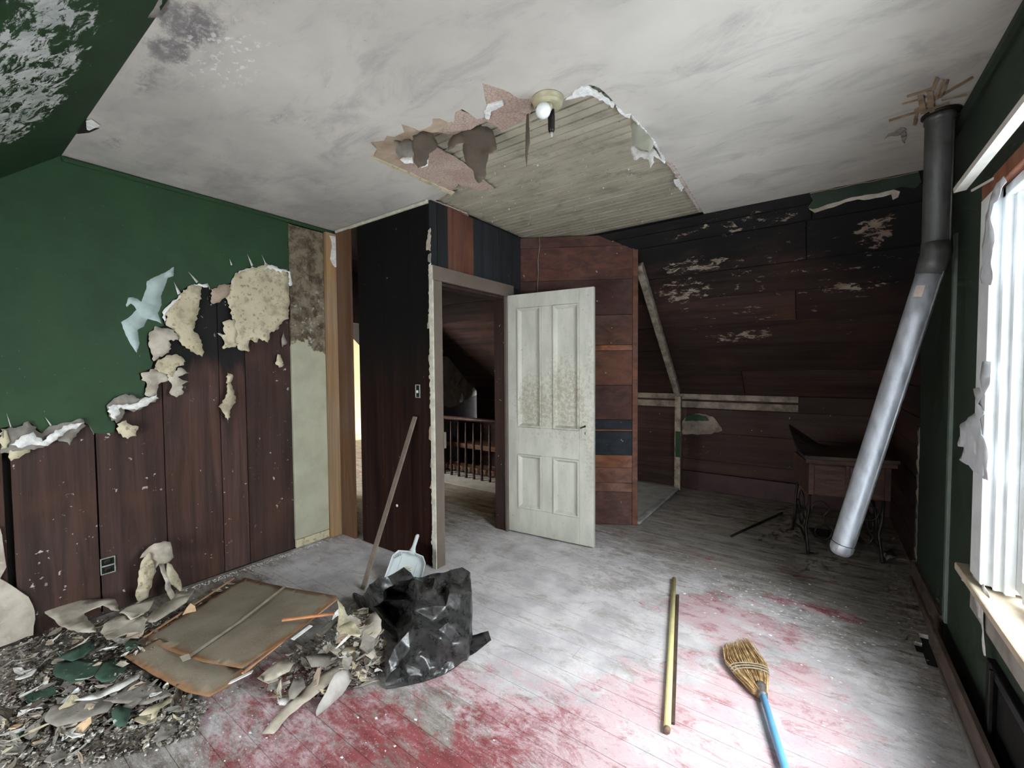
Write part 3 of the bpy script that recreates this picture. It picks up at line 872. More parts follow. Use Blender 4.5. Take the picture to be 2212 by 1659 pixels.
# torn wallpaper left on the hall slope
for k, pts in enumerate([[(955, 770), (975, 775), (1000, 795), (1030, 835), (1044, 850), (1010, 862), (990, 875), (975, 880), (955, 878)], [(953, 700), (962, 715), (963, 760), (953, 765)], [(1050, 845), (1080, 838), (1085, 852), (1060, 858)]]):
    q = [at(x, y_, 0, -4.235) for x, y_ in pts]
    q = [(p.y, p.z) for p in q]
    sheet('wallpaper_remnant', q, ((-4.235, 0, 0), (0, 1, 0), (0, 0, 1), (1, 0, 0)), PAPER, wh, .004, .12, disp=lambda x, y_: .02 * mnoise.noise(Vector((x * 5, y_ * 5, 3))), jag=.02, jstep=.06, seed=20 + k)

# balustrade on the landing
BRN = wood('dark_brown_turned_wood', (.075, .040, .030), (.035, .018, .014), 'z', rnd=.1, rough=.5)
bal = tag(empty('balustrade', (-3.4, 3.9, 0)), 'brown turned-spindle balustrade on the landing beyond the doorway', 'railing')
prof = [(.016, 0), (.018, .03), (.013, .05), (.018, .07), (.021, .11), (.013, .135), (.021, .15), (.022, .19), (.014, .215), (.022, .23), (.016, .26), (.015, .45), (.010, .68)]
tube('handrail', [(-4.2, 3.9, .725), (-2.55, 3.9, .725)], .030, BRN, bal, 10, flat=.75)
for k in range(13):
    x = -4.10 + k * .123
    lathe('spindle', (x, 3.9, 0.001), prof, BRN, bal, 10)
st = tag(empty('staircase', (-3.4, 4.3, 0)), 'rough brown stair planks seen between the balustrade spindles', 'stairs')
TREAD = wood('dusty_stair_plank', (.20, .105, .065), (.09, .045, .03), 'x', rnd=.15)
box('tread', (-4.2, 4.18, .30), (-3.0, 4.56, .36), TREAD, st)
box('riser', (-4.2, 4.56, .006), (-3.0, 4.60, .62), HALLDARK, st)
box('tread', (-4.2, 4.02, .04), (-2.9, 4.17, .10), TREAD, st)
box('carriage', (-3.05, 4.03, .006), (-3.0, 4.55, .30), BRN, st)

# ------------------------------------------------------------------ front knee wall with a low window added for fill (behind the camera)
# ------------------------------------------------------------------ the open four-panel door
def doormat():
    m = Mat('grimy_pale_door_paint')
    n = m.noise(4, None, (3, 3, 1), 5)
    col = m.mix(m.step(n, .3, .7), (.40, .395, .335), (.50, .495, .43))
    d = m.noise(38, detail=6, rough=.75)
    reg = m.maxall([m.blob((-1.55, 2.85, 1.1), (.22, .3, .35), .7, .6, 4), m.blob((-1.8, 2.83, 1.05), (.2, .3, .25), .7, .6, 4), m.math('MULTIPLY', m.blob((-1.36, 2.87, 1.0), (.05, .2, .8), .6, .5, 4), .7)])
    col = m.mix(m.math('MULTIPLY', m.step(m.math('ADD', d, m.math('MULTIPLY', reg, .2)), .60, .75), m.math('MULTIPLY', m.math('ADD', reg, .12, True), .58)), col, (.25, .21, .14))
    col = m.mix(m.math('MULTIPLY', m.step(m.noise(55, detail=2), .70, .74), .6), col, (.10, .09, .075))
    return m.out(col, .5, n, .08, .003, spec=.4)
DOOR = doormat()
D0, D1 = V(-2.045, 2.803, 0), V(-1.335, 2.872, 0)
du = (D1 - D0).normalized(); dn = du.cross(V(0, 0, 1))
DW = .722
dz0, dz1 = .012, 1.922
door = struct(empty('door_1', D0 + du * DW / 2), 'grimy pale four-panel wooden door standing open', 'door')
DB = lambda nm, ur, vr, nr, m_=DOOR, p=door, b=.0025: obox(nm, D0, du, (0, 0, 1), dn, ur, vr, nr, m_, p, b)
DB('stile', (0, .092), (dz0, dz1), (-.036, 0)); DB('stile', (.612, DW), (dz0, dz1), (-.036, 0))
for a, b in ((dz0, .215), (.650, .868), (1.812, dz1)):
    DB('rail', (.0925, .6115), (a, b), (-.036, 0))
for a, b in ((.2155, .6495), (.8685, 1.8115)):
    DB('mullion', (.301, .401), (a, b), (-.036, 0))
for (u0, u1) in ((.0925, .3005), (.4015, .6115)):
    for (z0, z1) in ((.2155, .6495), (.8685, 1.8115)):
        pn = DB('panel', (u0, u1), (z0, z1), (-.030, -.014), b=0)
        vs_, fs_ = [], []
        for ins, nn in ((0, -.014), (0, .0005), (.004, .011), (.013, .009), (.028, -.012), (.030, -.0145)):
            for (a, b) in ((u0 + ins, z0 + ins), (u1 - ins, z0 + ins), (u1 - ins, z1 - ins), (u0 + ins, z1 - ins)):
                vs_.append(D0 + du * a + V(0, 0, b) + dn * nn)
        for r_ in range(5):
            for i in range(4):
                j = (i + 1) % 4
                fs_.append((r_ * 4 + i, r_ * 4 + j, r_ * 4 + 4 + j, r_ * 4 + 4 + i))
        mk('molding', vs_, fs_, DOOR, pn)
es = DB('escutcheon', (.632, .686), (.803, .938), (.0, .004), DOOR, door, .002)
IRON = flat('dark_iron', (.03, .027, .025), .45, .3, 20, .6)
DB('keyhole', (.656, .662), (.845, .865), (.0042, .0055), IRON, door, 0)
kp = D0 + du * .657 + V(0, 0, .905)
tube('knob_spindle', [kp, kp + dn * .012, kp + dn * .05 - du * .018 - V(0, 0, .008)], [.010, .006, .005], IRON, door, 8)
DB('lock_edge_plate', (DW - .004, DW + .002), (.76, .89), (-.032, -.004), flat('pale_green_plate', (.36, .42, .36)), door, 0)
for z in (.30, 1.62):
    tube('hinge', [D0 + V(-.012, .004, z - .045), D0 + V(-.012, .004, z + .045)], .008, TAUPE, door, 8)

# ------------------------------------------------------------------ window in the right wall
win = struct(empty('window_1', (XR, 1.6, WZ0)), 'bright white sash window at the right edge', 'window')
BAREWOOD = wood('bare_reddish_casing_wood', (.30, .115, .06), (.16, .06, .035), 'z', rnd=.1)
WB = lambda nm, yr, zr, xr, m_=WHITEPAINT, p=win, b=.003: obox(nm, (0, 0, 0), (0, 1, 0), (0, 0, 1), (-1, 0, 0), yr, zr, (-xr[1], -xr[0]), m_, p, b)
WB('bare_casing_edge', (2.285, 2.325), (.56, 2.0), (.488, .505), BAREWOOD)
WB('side_casing', (2.165, 2.284), (.56, 1.93), (.474, .505))
WB('side_casing', (.83, .955), (.56, 1.93), (.474, .505))
WB('head_casing', (.83, 2.30), (1.931, 1.985), (.478, .505), BAREWOOD)
WB('head_jamb', (.955, 2.165), (1.895, 1.93), (.50, .66))
WB('jamb', (2.135, 2.165), (.56, 1.93), (.50, .66)); WB('jamb', (.955, .985), (.56, 1.93), (.50, .66))
WB('stop_bead', (2.110, 2.1345), (.56, 1.895), (.52, .545)); WB('stop_bead', (2.118, 2.1345), (.56, 1.895), (.575, .59))
sash = WB('sash_stile', (2.060, 2.117), (.58, 1.89), (.546, .574))
WB('sash_stile', (.986, 1.05), (.58, 1.89), (.546, .574)); WB('meeting_stile', (1.52, 1.59), (.58, 1.89), (.546, .574))
WB('sash_rail', (1.05, 2.06), (.56, .635), (.546, .574)); WB('sash_rail', (1.05, 2.06), (1.84, 1.89), (.546, .574)); WB('meeting_rail', (1.05, 2.06), (1.215, 1.26), (.546, .574))
gm = bpy.data.materials.new('window_glass'); gm.use_nodes = True
nt = gm.node_tree; nt.nodes.clear()
o_ = nt.nodes.new('ShaderNodeOutputMaterial'); mx = nt.nodes.new('ShaderNodeMixShader'); tr = nt.nodes.new('ShaderNodeBsdfTransparent'); gl = nt.nodes.new('ShaderNodeBsdfGlossy')
mx.inputs[0].default_value = .05; gl.inputs['Roughness'].default_value = .05; tr.inputs[0].default_value = (.95, .97, .98, 1)
nt.links.new(tr.outputs[0], mx.inputs[1]); nt.links.new(gl.outputs[0], mx.inputs[2]); nt.links.new(mx.outputs[0], o_.inputs[0])
GLASS = gm
for (y0, y1) in ((1.05, 1.52), (1.59, 2.06)):
    for (z0, z1) in ((.635, 1.215), (1.26, 1.84)):
        WB('pane', (y0, y1), (z0, z1), (.558, .561), GLASS, b=0)
WB('stool', (.80, 2.40), (.520, .548), (.455, .66), flat('sunbleached_sill_wood', (.50, .42, .32), .7, .25, 9))
WB('apron', (.85, 2.345), (.40, .519), (.489, .505), flat('grey_stained_apron', (.30, .28, .25), .8, .3, 9))
# loose head board tipping off the wall
hbm = flat('off_white_board', (.50, .48, .44), .6, .15, 9)
obox('head_board', (.452, 0, 1.995), (0, 1, -.004), (1, 0, .10), (-.10, 0, 1), (.80, 2.262), (-.055, -.022), (-.010, .010), hbm, win, .003)
obox('lath_strip', (.445, 2.255, 1.966), V(.055, -.13, .008).normalized(), (0, .1, 1), (-1, 0, 0), (0, .15), (-.004, .004), (0, .004), hbm, win, 0)
# shreds of paper and web hanging at the casing
def wl(pts, x):
    return [(p.y, p.z) for p in [at(a, b, 0, x) for a, b in pts]]
SHRED = flat('thin_white_paper_shreds', (.60, .62, .66), .8, .12, 15)
for k, (pts, x) in enumerate([
    (crop([(350, 910), (390, 780), (420, 690), (470, 640), (490, 680), (440, 760), (405, 830), (395, 1300), (385, 1390), (310, 1385), (318, 1200)], 2020, 180, 3.19), .470),
    (crop([(1050, 680), (1085, 680), (1085, 830), (1060, 900), (1040, 900), (1030, 960), (1060, 1020), (1030, 1060), (1080, 1300), (1085, 1470), (1060, 1460), (900, 1330), (930, 1250), (890, 1240), (900, 1190), (920, 1110), (960, 1050), (1000, 1000), (1020, 940), (1000, 890), (990, 860), (1050, 830)], 1780, 560, 3.072), .470),
    (crop([(815, 525), (890, 500), (960, 560), (1000, 640), (960, 660), (960, 880), (970, 990), (955, 985), (930, 800), (905, 700), (880, 590), (850, 570)], 1780, 1060, 2.768), .484)]):
    w_ = wl(pts, x)
    sheet('torn_paper', w_, ((x, 0, 0), (0, 1, 0), (0, 0, 1), (-1, 0, 0)), SHRED if k < 2 else PAPERWHITE, win, .0012, .03, disp=lambda a, b: .012 * mnoise.noise(Vector((a * 18, b * 14, 7))), jag=.003, jstep=.02, seed=30 + k, smooth=True)
sheet('torn_wallpaper', wl(crop([(950, 660), (1010, 650), (1100, 900), (1196, 1050), (1196, 1190), (1100, 1030), (1060, 940), (1010, 900), (960, 760)], 1780, 1060, 2.768), .500), ((.500, 0, 0), (0, 1, 0), (0, 0, 1), (-1, 0, 0)), PAPER, win, .003, None, jag=.006, jstep=.02, seed=33)

# unseen low window added to the knee wall behind the camera for fill light
bpy.data.objects.remove(bpy.data.objects['wall_front'])
wf = struct(empty('wall_front', (-1.3, yk0 - .06, 0)), 'green knee wall below the near slope', 'wall')
for a, b in (((XL - .1, 0), (-2.55, 1.10)), ((-.25, 0), (XR + .1, 1.10)), ((-2.55, 0), (-.25, .35)), ((-2.55, .99), (-.25, 1.10))):
    box('wallboard', (a[0], yk0 - .10, a[1]), (b[0], yk0 - .02, b[1]), GREEN, wf)
w2 = struct(empty('fill_window', (-1.4, yk0 - .06, .35)), 'low white window added behind the viewer for fill light, unseen', 'window')
for x in (-2.55, -1.42, -.30):
    box('stile', (x, yk0 - .09, .35), (x + .05, yk0 - .03, .99), WHITEPAINT, w2)
box('rail', (-2.5, yk0 - .09, .35), (-.3, yk0 - .03, .39), WHITEPAINT, w2); box('rail', (-2.5, yk0 - .09, .95), (-.3, yk0 - .03, .99), WHITEPAINT, w2)

# trim of the right wall
STRIP = flat('grey_green_batten_paint', (.15, .18, .155), .6, .15, 9)
struct(obox('trim_5', (XR, 0, 0), (0, 1, 0), (0, 0, 1), (-1, 0, 0), (2.755, 2.795), (.135, 1.93), (.0005, .012), STRIP, None, .003), 'grey-green vertical batten beside the stove pipe', 'batten')
BBM = flat('scuffed_brown_baseboard', (.12, .085, .07), .6, .3, 9)
brd = struct(empty('baseboard_right', (XR, 3, 0)), 'scuffed brown baseboard along the window wall', 'baseboard')
obox('board', (XR, 0, 0), (0, 1, 0), (0, 0, 1), (-1, 0, 0), (2.83, 3.56), (.002, .135), (.001, .018), BBM, brd, .004)
obox('toe_strip', (XR, 0, 0), (0, 1, 0), (0, 0, 1), (-1, 0, 0), (2.83, 3.54), (.002, .04), (.0185, .032), BBM, brd, .004)
obox('loose_board', (XR - .035, 0, 0), (0, 1, 0), (-.09, 0, 1), (-1, 0, -.09), (1.55, 2.80), (.002, .135), (.0, .018), BBM, brd, .004)
rod_ = tube('floor_pipe', [(.462, 2.66, .014), (.448, 2.2, .014), (.43, 1.5, .014)], .013, flat('dusty_grey_pipe', (.19, .18, .17), .5), None, 10)
tag(rod_, 'thin grey pipe lying on the floor along the right baseboard', 'pipe')
BLK = flat('black_register_metal', (.012, .012, .013), .4, .2, 20, .5)
reg_ = struct(empty('trim_6', (XR, 1.9, .05)), 'black wall register opening below the window', 'vent')
for yr, zr in (((2.07, 2.105), (.08, .335)), ((1.50, 1.53), (.08, .335)), ((1.53, 2.07), (.30, .335)), ((1.53, 2.07), (.08, .11))):
    obox('register_frame', (XR, 0, 0), (0, 1, 0), (0, 0, 1), (-1, 0, 0), yr, zr, (.001, .022), BLK, reg_, .003)
obox('register_back', (XR, 0, 0), (0, 1, 0), (0, 0, 1), (-1, 0, 0), (1.53, 2.07), (.11, .30), (.0005, .002), DARKGAP, reg_, 0)
obox('rusty_rod', (XR, 0, 0), (0, 1, 0), (0, 0, 1), (-1, 0, 0), (2.028, 2.04), (.09, .33), (.0225, .032), IRON, reg_, .002)
BRK = [V(.505, 3.55, z) for z in (.4, 1.2)]

# scraps of board edge along the torn far edge of the right wall
rr = random.Random(41)
for k in range(12):
    z0 = .05 + k * .09 if k < 10 else 1.5 + k * .02
    pts = [(3.52, z0), (3.565, z0 + .01), (3.575 + rr.uniform(0, .03), z0 + .06), (3.53, z0 + .10)]
    sheet('torn_board_fragment', pts, ((XR - .001, 0, 0), (0, 1, 0), (0, 0, 1), (-1, 0, 0)), rr.choice([PAPER, TAN, PAPERGREY]), wr2, .010, None, jag=.008, jstep=.015, seed=k)

# ------------------------------------------------------------------ stove pipe
def pipemat(name, base, paint):
    m = Mat(name)
    n = m.noise(8, None, (3, 3, 1), 6, .65)
    col = m.mix(m.step(n, .3, .7), tuple(Vector(base) * .7), tuple(Vector(base) * 1.15))
    if paint:
        g = m.noise(16, None, (2, 2, .6), 6, .7)
        k = m.math('MULTIPLY', m.step(g, .56, .60), m.step(m.xyz(0), .17, .30))
        side = m.node('ShaderNodeNewGeometry').outputs['Normal']
        k = m.math('MULTIPLY', m.step(g, .52, .58), m.step(m.node('ShaderNodeSeparateXYZ', {0: side}).outputs[0], .55, .85))
        col = m.mix(m.math('MULTIPLY', k, .85), col, (.10, .20, .09))
    return m.out(col, m.step(n, .3, .7, .38, .6), n, .12, .004, metal=.55 if paint else .2, spec=.5)
PIPE_LT = pipemat('galvanised_pipe_metal', (.42, .43, .47), True)
PIPE_DK = pipemat('dark_grey_pipe_metal', (.075, .078, .075), False)
stove = tag(empty('stove_pipe', (.42, 2.66, .35)), 'grey metal stove pipe hanging crooked from the ceiling by the window', 'pipe')
ptop, pel, pend = V(.422, 2.66, ZC - .001), V(.420, 2.665, 1.83), V(.105, 2.74, .375)
lathe('upright_pipe', pel, [(.049, -.03), (.050, 0), (.050, (ptop - pel).length - .035), (.054, (ptop - pel).length - .034), (.054, (ptop - pel).length)], PIPE_DK, stove, 24)
dirp = (pend - pel).normalized()
mid_ = pel + V(-.012, 0, -.035)
tube('elbow', [pel + V(0, 0, .05), pel + V(-.001, 0, .0), pel + V(-.008, 0, -.03), pel + dirp * .09], [.0515, .053, .053, .0515], PIPE_DK, stove, 24)
tube('hanging_pipe', [pel + dirp * .05, pel + dirp * .30, pel + dirp * .31, pend - dirp * .06, pend - dirp * .058, pend - dirp * .02, pend], [.0485, .049, .049, .049, .0508, .049, .039], PIPE_LT, stove, 24)
sidev = dirp.cross(V(0, 1, 0)).normalized()
vw = (CAM - (pel + pend) / 2).normalized()
pr = dirp.cross(vw).normalized()
if pr.x < 0: pr = -pr
seam = (pr * .8 + vw * .6).normalized()
tube('seam', [pel + dirp * .08 + seam * .049, pend - dirp * .05 + seam * .049], .005, PIPE_LT, stove, 6)
tube('seam', [pel + seam * .050 + V(0, 0, .05), ptop + seam * .050 - V(0, 0, .05)], .004, PIPE_DK, stove, 6)
tube('wire', [pend - dirp * .06 + (pr * math.cos(a) + pr.cross(dirp) * math.sin(a)) * .0518 for a in [i * math.pi / 8 for i in range(17)]], .0018, IRON, stove, 5)
stp = pel + dirp * .15
lab = [stp + dirp * a + ((-pr) * math.sin(b) + vw * math.cos(b)) * .0525 for a in (0, .05) for b in (.05, .35, .65)]
mk('sticker', lab, [(0, 1, 4, 3), (1, 2, 5, 4)], flat('faded_label', (.50, .42, .36)), stove)

# dark ring where the pipe meets the ceiling
lathe('pipe_collar', (ptop.x, ptop.y, ZC - .012), [(.056, 0), (.066, .004), (.066, .011)], IRON, stove, 24)

# ------------------------------------------------------------------ old treadle sewing table in the alcove
tb = tag(empty('sewing_table', (.17, 3.95, 0)), 'dark wooden treadle sewing table standing in the alcove corner', 'table')
TBW = wood('dark_walnut_table', (.095, .050, .038), (.04, .022, .018), 'x', rnd=.08, rough=.6)
TBT = wood('warped_table_veneer', (.050, .034, .028), (.02, .014, .012), 'x', light=(.10, .075, .06), rnd=.08, rough=.6)
ta = V(-.045, 3.66, 0); tu = V(.385, .09, 0).normalized(); tv = V(-tu.y, tu.x, 0)
TBX = lambda nm, ur, vr, zr, m_=TBW, p=tb, b=.004: obox(nm, ta + V(0, 0, 0), tu, tv, (0, 0, 1), ur, vr, zr, m_, p, b)
def toptile(x, y_):
    return .028 * max(0, y_ - .15) * (1 - min(x / .25, 1)) / .45 * 6 * max(0, y_ - .1) + .004 * math.sin(x * 40)
sheet('table_top', [(-.03, -.025), (.50, -.025), (.50, .50), (-.03, .50)], (ta + V(0, 0, .708), tu, tv, (0, 0, 1)), TBT, tb, .022, .06, disp=lambda x, y_: .16 * max(0, (y_ - .1) / .4) ** 1.5 * max(0, 1 - (x + .03) / .22))
TBX('top_lip', (-.02, .49), (-.018, .0), (.655, .686))
fr_ = TBX('front_panel', (0.0, .46), (.0, .018), (.43, .654))
for a, b in ((.0, .03), (.215, .235), (.43, .46)):
    TBX('panel_stile', (a, b), (-.008, -.0005), (.432, .652), b=.003)
for a, b in ((.035, .21), (.24, .425)):
    dr = TBX('drawer_front', (a, b), (-.005, -.0005), (.44, .645), b=.006)
    obox('drawer_bead', ta, tu, tv, (0, 0, 1), (a + .015, b - .015), (-.009, -.0055), (.538, .548), TBW, dr, 0)
TBX('side_panel', (0, .018), (.019, .44), (.43, .654)); TBX('side_panel', (.442, .46), (.019, .44), (.43, .654)); TBX('back_panel', (0, .46), (.44, .455), (.43, .654))
TP = lambda a, b, z: ta + tu * a + tv * b + V(0, 0, z)
for a in (.02, .44):
    tube('iron_leg', [TP(a, .04, .43), TP(a - .012, .02, .30), TP(a - .02, .05, .18), TP(a - .02, -.01, .06), TP(a - .02, -.03, .015)], .010, IRON, tb, 7)
    tube('iron_leg', [TP(a, .40, .43), TP(a - .012, .42, .30), TP(a - .02, .38, .18), TP(a - .02, .44, .06), TP(a - .02, .47, .015)], .010, IRON, tb, 7)
    for cx_, cz_, r_ in ((.22, .33, .07), (.22, .20, .05), (.12, .26, .045), (.32, .26, .045)):
        tube('iron_scroll', [TP(a - .012, cx_ + r_ * math.cos(t), cz_ + r_ * math.sin(t)) for t in [i * math.pi / 6 for i in range(13)]], .005, IRON, tb, 6, caps=False)
    tube('iron_stretcher', [TP(a - .02, .0, .08), TP(a - .02, .2, .12), TP(a - .02, .44, .08)], .008, IRON, tb, 6)
for cx_, cz_, r_ in ((.08, .33, .05), (.16, .27, .06), (.27, .30, .06), (.36, .33, .05), (.21, .16, .06), (.10, .16, .05), (.33, .16, .05)):
    tube('iron_scroll', [TP(cx_ + r_ * math.cos(t), .03, cz_ + r_ * math.sin(t)) for t in [i * math.pi / 6 for i in range(13)]], .005, IRON, tb, 6, caps=False)
TBX('treadle', (.08, .38), (.15, .33), (.075, .09), IRON)
tube('drive_wheel', [TP(.42, .22 + .13 * math.cos(t), .25 + .13 * math.sin(t)) for t in [i * math.pi / 12 for i in range(25)]], .008, IRON, tb, 6, caps=False)
tag(tube('iron_rod', [V(-.535, 3.70, .009), V(-.25, 4.55, .009)], .009, IRON, None, 7), 'thin dark rod lying on the alcove floor by the sewing table', 'rod')

# ------------------------------------------------------------------ ceiling lamp
lx, ly = -.923, 1.559
lamp = tag(empty('ceiling_lamp', (lx, ly, 2.29)), 'cream ceiling lampholder with a bare white bulb and black chain socket', 'lamp')
LB = flat('yellowed_porcelain', (.40, .36, .24), .35, .25, 15)
lathe('canopy', (lx, ly, ZC - .034), [(.030, 0), (.031, .0005), (.052, .004), (.053, .005), (.060, .012), (.0605, .013), (.062, .028), (.067, .029), (.067, .0335)], LB, lamp, 28)
bd = V(.03, -.62, -.55).normalized()
bb_ = V(lx + .012, ly - .012, ZC - .036)
BULB = Mat('frosted_white_bulb').out((.80, .84, .84), .25, spec=.5)
lathe('bulb_collar', bb_, [(.018, -.006), (.020, .012), (.017, .02)], LB, lamp, 16, bd)
lathe('bulb', bb_, [(.013, .018), (.016, .028), (.026, .046), (.030, .062), (.027, .079), (.016, .090), (.003, .094)], BULB, lamp, 20, bd)
lathe('chain_socket', (lx + .005, ly + .02, ZC - .125), [(.010, 0), (.014, .01), (.015, .06), (.013, .09)], IRON, lamp, 14)
lathe('socket_tip', (lx + .005, ly + .02, ZC - .145), [(.003, 0), (.006, .006), (.007, .019)], flat('pale_tip', (.4, .38, .34)), lamp, 10)
tube('screw_hole', [(lx - .035, ly - .025, ZC - .030), (lx - .035, ly - .025, ZC - .036)], .007, IRON, lamp, 8)

# ------------------------------------------------------------------ torn flaps hanging from the ceiling hole
def vframe(px_, py_, z=ZC, yawdeg=None):
    """vertical frame facing roughly the camera whose origin hangs on the ceiling at the pixel"""
    p = at(px_, py_, 2, z)
    n = V(-p.x, -p.y, 0).normalized()
    if yawdeg: n = Matrix.Rotation(math.radians(yawdeg), 3, 'Z') @ n
    u = V(0, 0, 1).cross(n)
    return (p, u, V(0, 0, 1), n)
def flap(name, hx, hy, pts, mat, curl=.0, seed=0, yaw=0, par=None, jag=.004):
    f = vframe(hx, hy, ZC + .004, yaw)
    q = []
    for x, y_ in pts:
        p = on_plane(x, y_, f[0], f[3])
        q.append(((p - f[0]).dot(f[1]), (p - f[0]).z))
    return sheet(name, q, f, mat, par or ceiling, .0025, .03, disp=lambda a, b: curl * b * b * 8 + .012 * mnoise.noise(Vector((a * 12 + seed, b * 12, 1))), jag=jag, jstep=.014, seed=seed, smooth=True)
C5 = lambda pts: crop(pts, 700, 150, 3.687)
flap('hanging_paper', 916, 283, C5([(705, 525), (760, 500), (870, 475), (880, 540), (905, 590), (900, 620), (830, 690), (815, 770), (740, 810), (710, 760)]), BROWNPAPER, .12, 1, 10)
flap('hanging_paper', 870, 300, C5([(555, 560), (600, 580), (650, 545), (705, 570), (712, 650), (690, 700), (620, 690), (570, 660)]), PAPERGREY, -.1, 2, -15)
flap('hanging_paper', 1020, 280, C5([(1030, 520), (1150, 470), (1265, 430), (1290, 450), (1345, 490), (1365, 560), (1375, 650), (1310, 680), (1285, 820), (1285, 880), (1230, 942), (1200, 900), (1190, 830), (1135, 780), (1105, 640), (1115, 590), (1050, 590), (1040, 620), (985, 645), (985, 590), (1000, 555)]), BROWNPAPER, .10, 3, 0)
flap('hanging_sliver', 1140, 245, C5([(1612, 360), (1632, 350), (1636, 500), (1640, 590), (1626, 650), (1612, 775), (1604, 700), (1606, 480)]), BROWNPAPER, 0, 4, 0, jag=.001)
flap('crumbling_edge', 893, 340, C5([(800, 690), (900, 590), (905, 620), (835, 690), (825, 770), (770, 785), (800, 750)]), GYPSUM, 0, 5, 10)
flap('crumbling_edge', 885, 335, C5([(605, 720), (700, 680), (712, 750), (640, 750)]), GYPSUM, 0, 6, -10)
flap('torn_flap', 1375, 268, C6([(955, 400), (975, 370), (1040, 440), (1140, 560), (1150, 620), (1120, 660), (1060, 640), (990, 600), (980, 540)]), flat('pale_green_grey_paper', (.44, .46, .38), .9, .12, 8), .05, 7, -35)
flap('crumbling_edge', 1390, 300, C6([(960, 600), (1000, 610), (1050, 650), (1110, 660), (1135, 620), (1160, 640), (1240, 730), (1235, 750), (1180, 710), (1155, 690), (1155, 740), (1125, 785), (1110, 720), (1060, 700), (990, 720), (970, 660)]), GYPSUM, 0, 8, -35, jag=.005)
def cpatch(name, pts, mat, seed, z=ZC - .004, th=.008, jag=.004):
    q = [at(x, y_, 2, z) for x, y_ in pts]
    return sheet(name, [(p.x, p.y) for p in q], ((0, 0, z), (1, 0, 0), (0, 1, 0), (0, 0, -1)), mat, ceiling, th, .02, disp=lambda a, b: .006 * mnoise.noise(Vector((a * 60, b * 60, seed))), jag=jag, jstep=.012, seed=seed)
cpatch('gypsum_edge', C6([(440, 245), (500, 210), (520, 170), (570, 140), (640, 150), (700, 180), (760, 230), (840, 280), (830, 310), (770, 270), (690, 225), (620, 205), (540, 225), (480, 240)]), GYPSUM, 51)
cpatch('gypsum_edge', C6([(850, 290), (900, 335), (930, 365), (972, 360), (960, 385), (915, 375), (860, 320)]), GYPSUM, 52)
cpatch('gypsum_edge', C6([(975, 365), (1050, 450), (1150, 560), (1245, 730), (1235, 735), (1140, 580), (1040, 455)]), GYPSUM, 53)
cpatch('gypsum_edge', C6([(1245, 725), (1300, 750), (1390, 890), (1450, 990), (1535, 1135), (1510, 1135), (1430, 1010), (1330, 850)]), flat('pinkish_edge', (.50, .42, .38), .9, .3, 30), 54)
cpatch('gypsum_crumb', C6([(1310, 890), (1350, 880), (1390, 940), (1370, 970), (1330, 930)]), GYPSUM, 55, ZC - .012)
cpatch('gypsum_edge', C5([(1275, 330), (1300, 290), (1420, 260), (1430, 290), (1340, 330), (1310, 400), (1290, 390)]), GYPSUM, 56)
cpatch('torn_flap', C5([(860, 1040), (960, 1080), (1140, 1150), (1150, 1180), (1050, 1170), (960, 1120), (880, 1110)]), PINK, 57, ZC + .006)
cpatch('gypsum_edge', C5([(880, 1065), (950, 1100), (1060, 1150), (1130, 1200), (1120, 1230), (1030, 1180), (920, 1130)]), PAPER, 58, ZC - .006, .012)
# staple-held paper specks on the beadboard
rr = random.Random(77)
sv_, sf_ = [], []
for k in range(70):
    x, y_ = rr.uniform(1030, 1470), rr.uniform(340, 505)
    p = at(x, y_, 2, ZC + .018)
    if not (-2.05 < p.x < -.72 and 1.9 < p.y < 3.3): continue
    s_ = rr.uniform(.003, .009); b0 = len(sv_)
    sv_ += [p + V(rr.uniform(-1, 1), rr.uniform(-1, 1), 0) * s_ for _ in range(3)] + [p + V(0, 0, -rr.uniform(.004, .015))]
    sf_ += [(b0, b0 + 1, b0 + 2), (b0, b0 + 1, b0 + 3), (b0 + 1, b0 + 2, b0 + 3), (b0, b0 + 2, b0 + 3)]
sp_ = mk('paper_specks', sv_, sf_, PAPERWHITE, ceiling); sp_['kind'] = 'stuff'
# curled flap at the very top edge, by the left slope
q = [at(x, y_, 2, ZC - .01) for x, y_ in [(250, -30), (258, 8), (285, 17), (305, 20), (320, 30), (335, 28), (346, 15), (350, -30)]]
sheet('curled_flap', [(p.x, p.y) for p in q], ((0, 0, ZC - .01), (1, 0, 0), (0, 1, 0), (0, 0, -1)), PAPERGREY, ceiling, .003, .03, disp=lambda a, b: .02 * mnoise.noise(Vector((a * 9, b * 9, 2))) + .01, jag=.003, jstep=.02, seed=9, smooth=True)
q = [at(x, y_, 2, ZC - .003) for x, y_ in crop([(550, 770), (585, 760), (640, 800), (570, 832), (555, 825)], 0, 0, 2.962)]
sheet('curled_flap', [(p.x, p.y) for p in q], ((0, 0, ZC - .006), (1, 0, 0), (0, 1, 0), (0, 0, -1)), GYPSUM, ceiling, .002, None)
q = [at(x, y_, 2, ZC - .003) for x, y_ in crop([(525, 800), (545, 755), (555, 770), (550, 825), (635, 822), (570, 850), (490, 858)], 0, 0, 2.962)]
sheet('hole_shadow_gap', [(p.x, p.y) for p in q], ((0, 0, ZC - .003), (1, 0, 0), (0, 1, 0), (0, 0, -1)), DARKGAP, ceiling, .002, None)

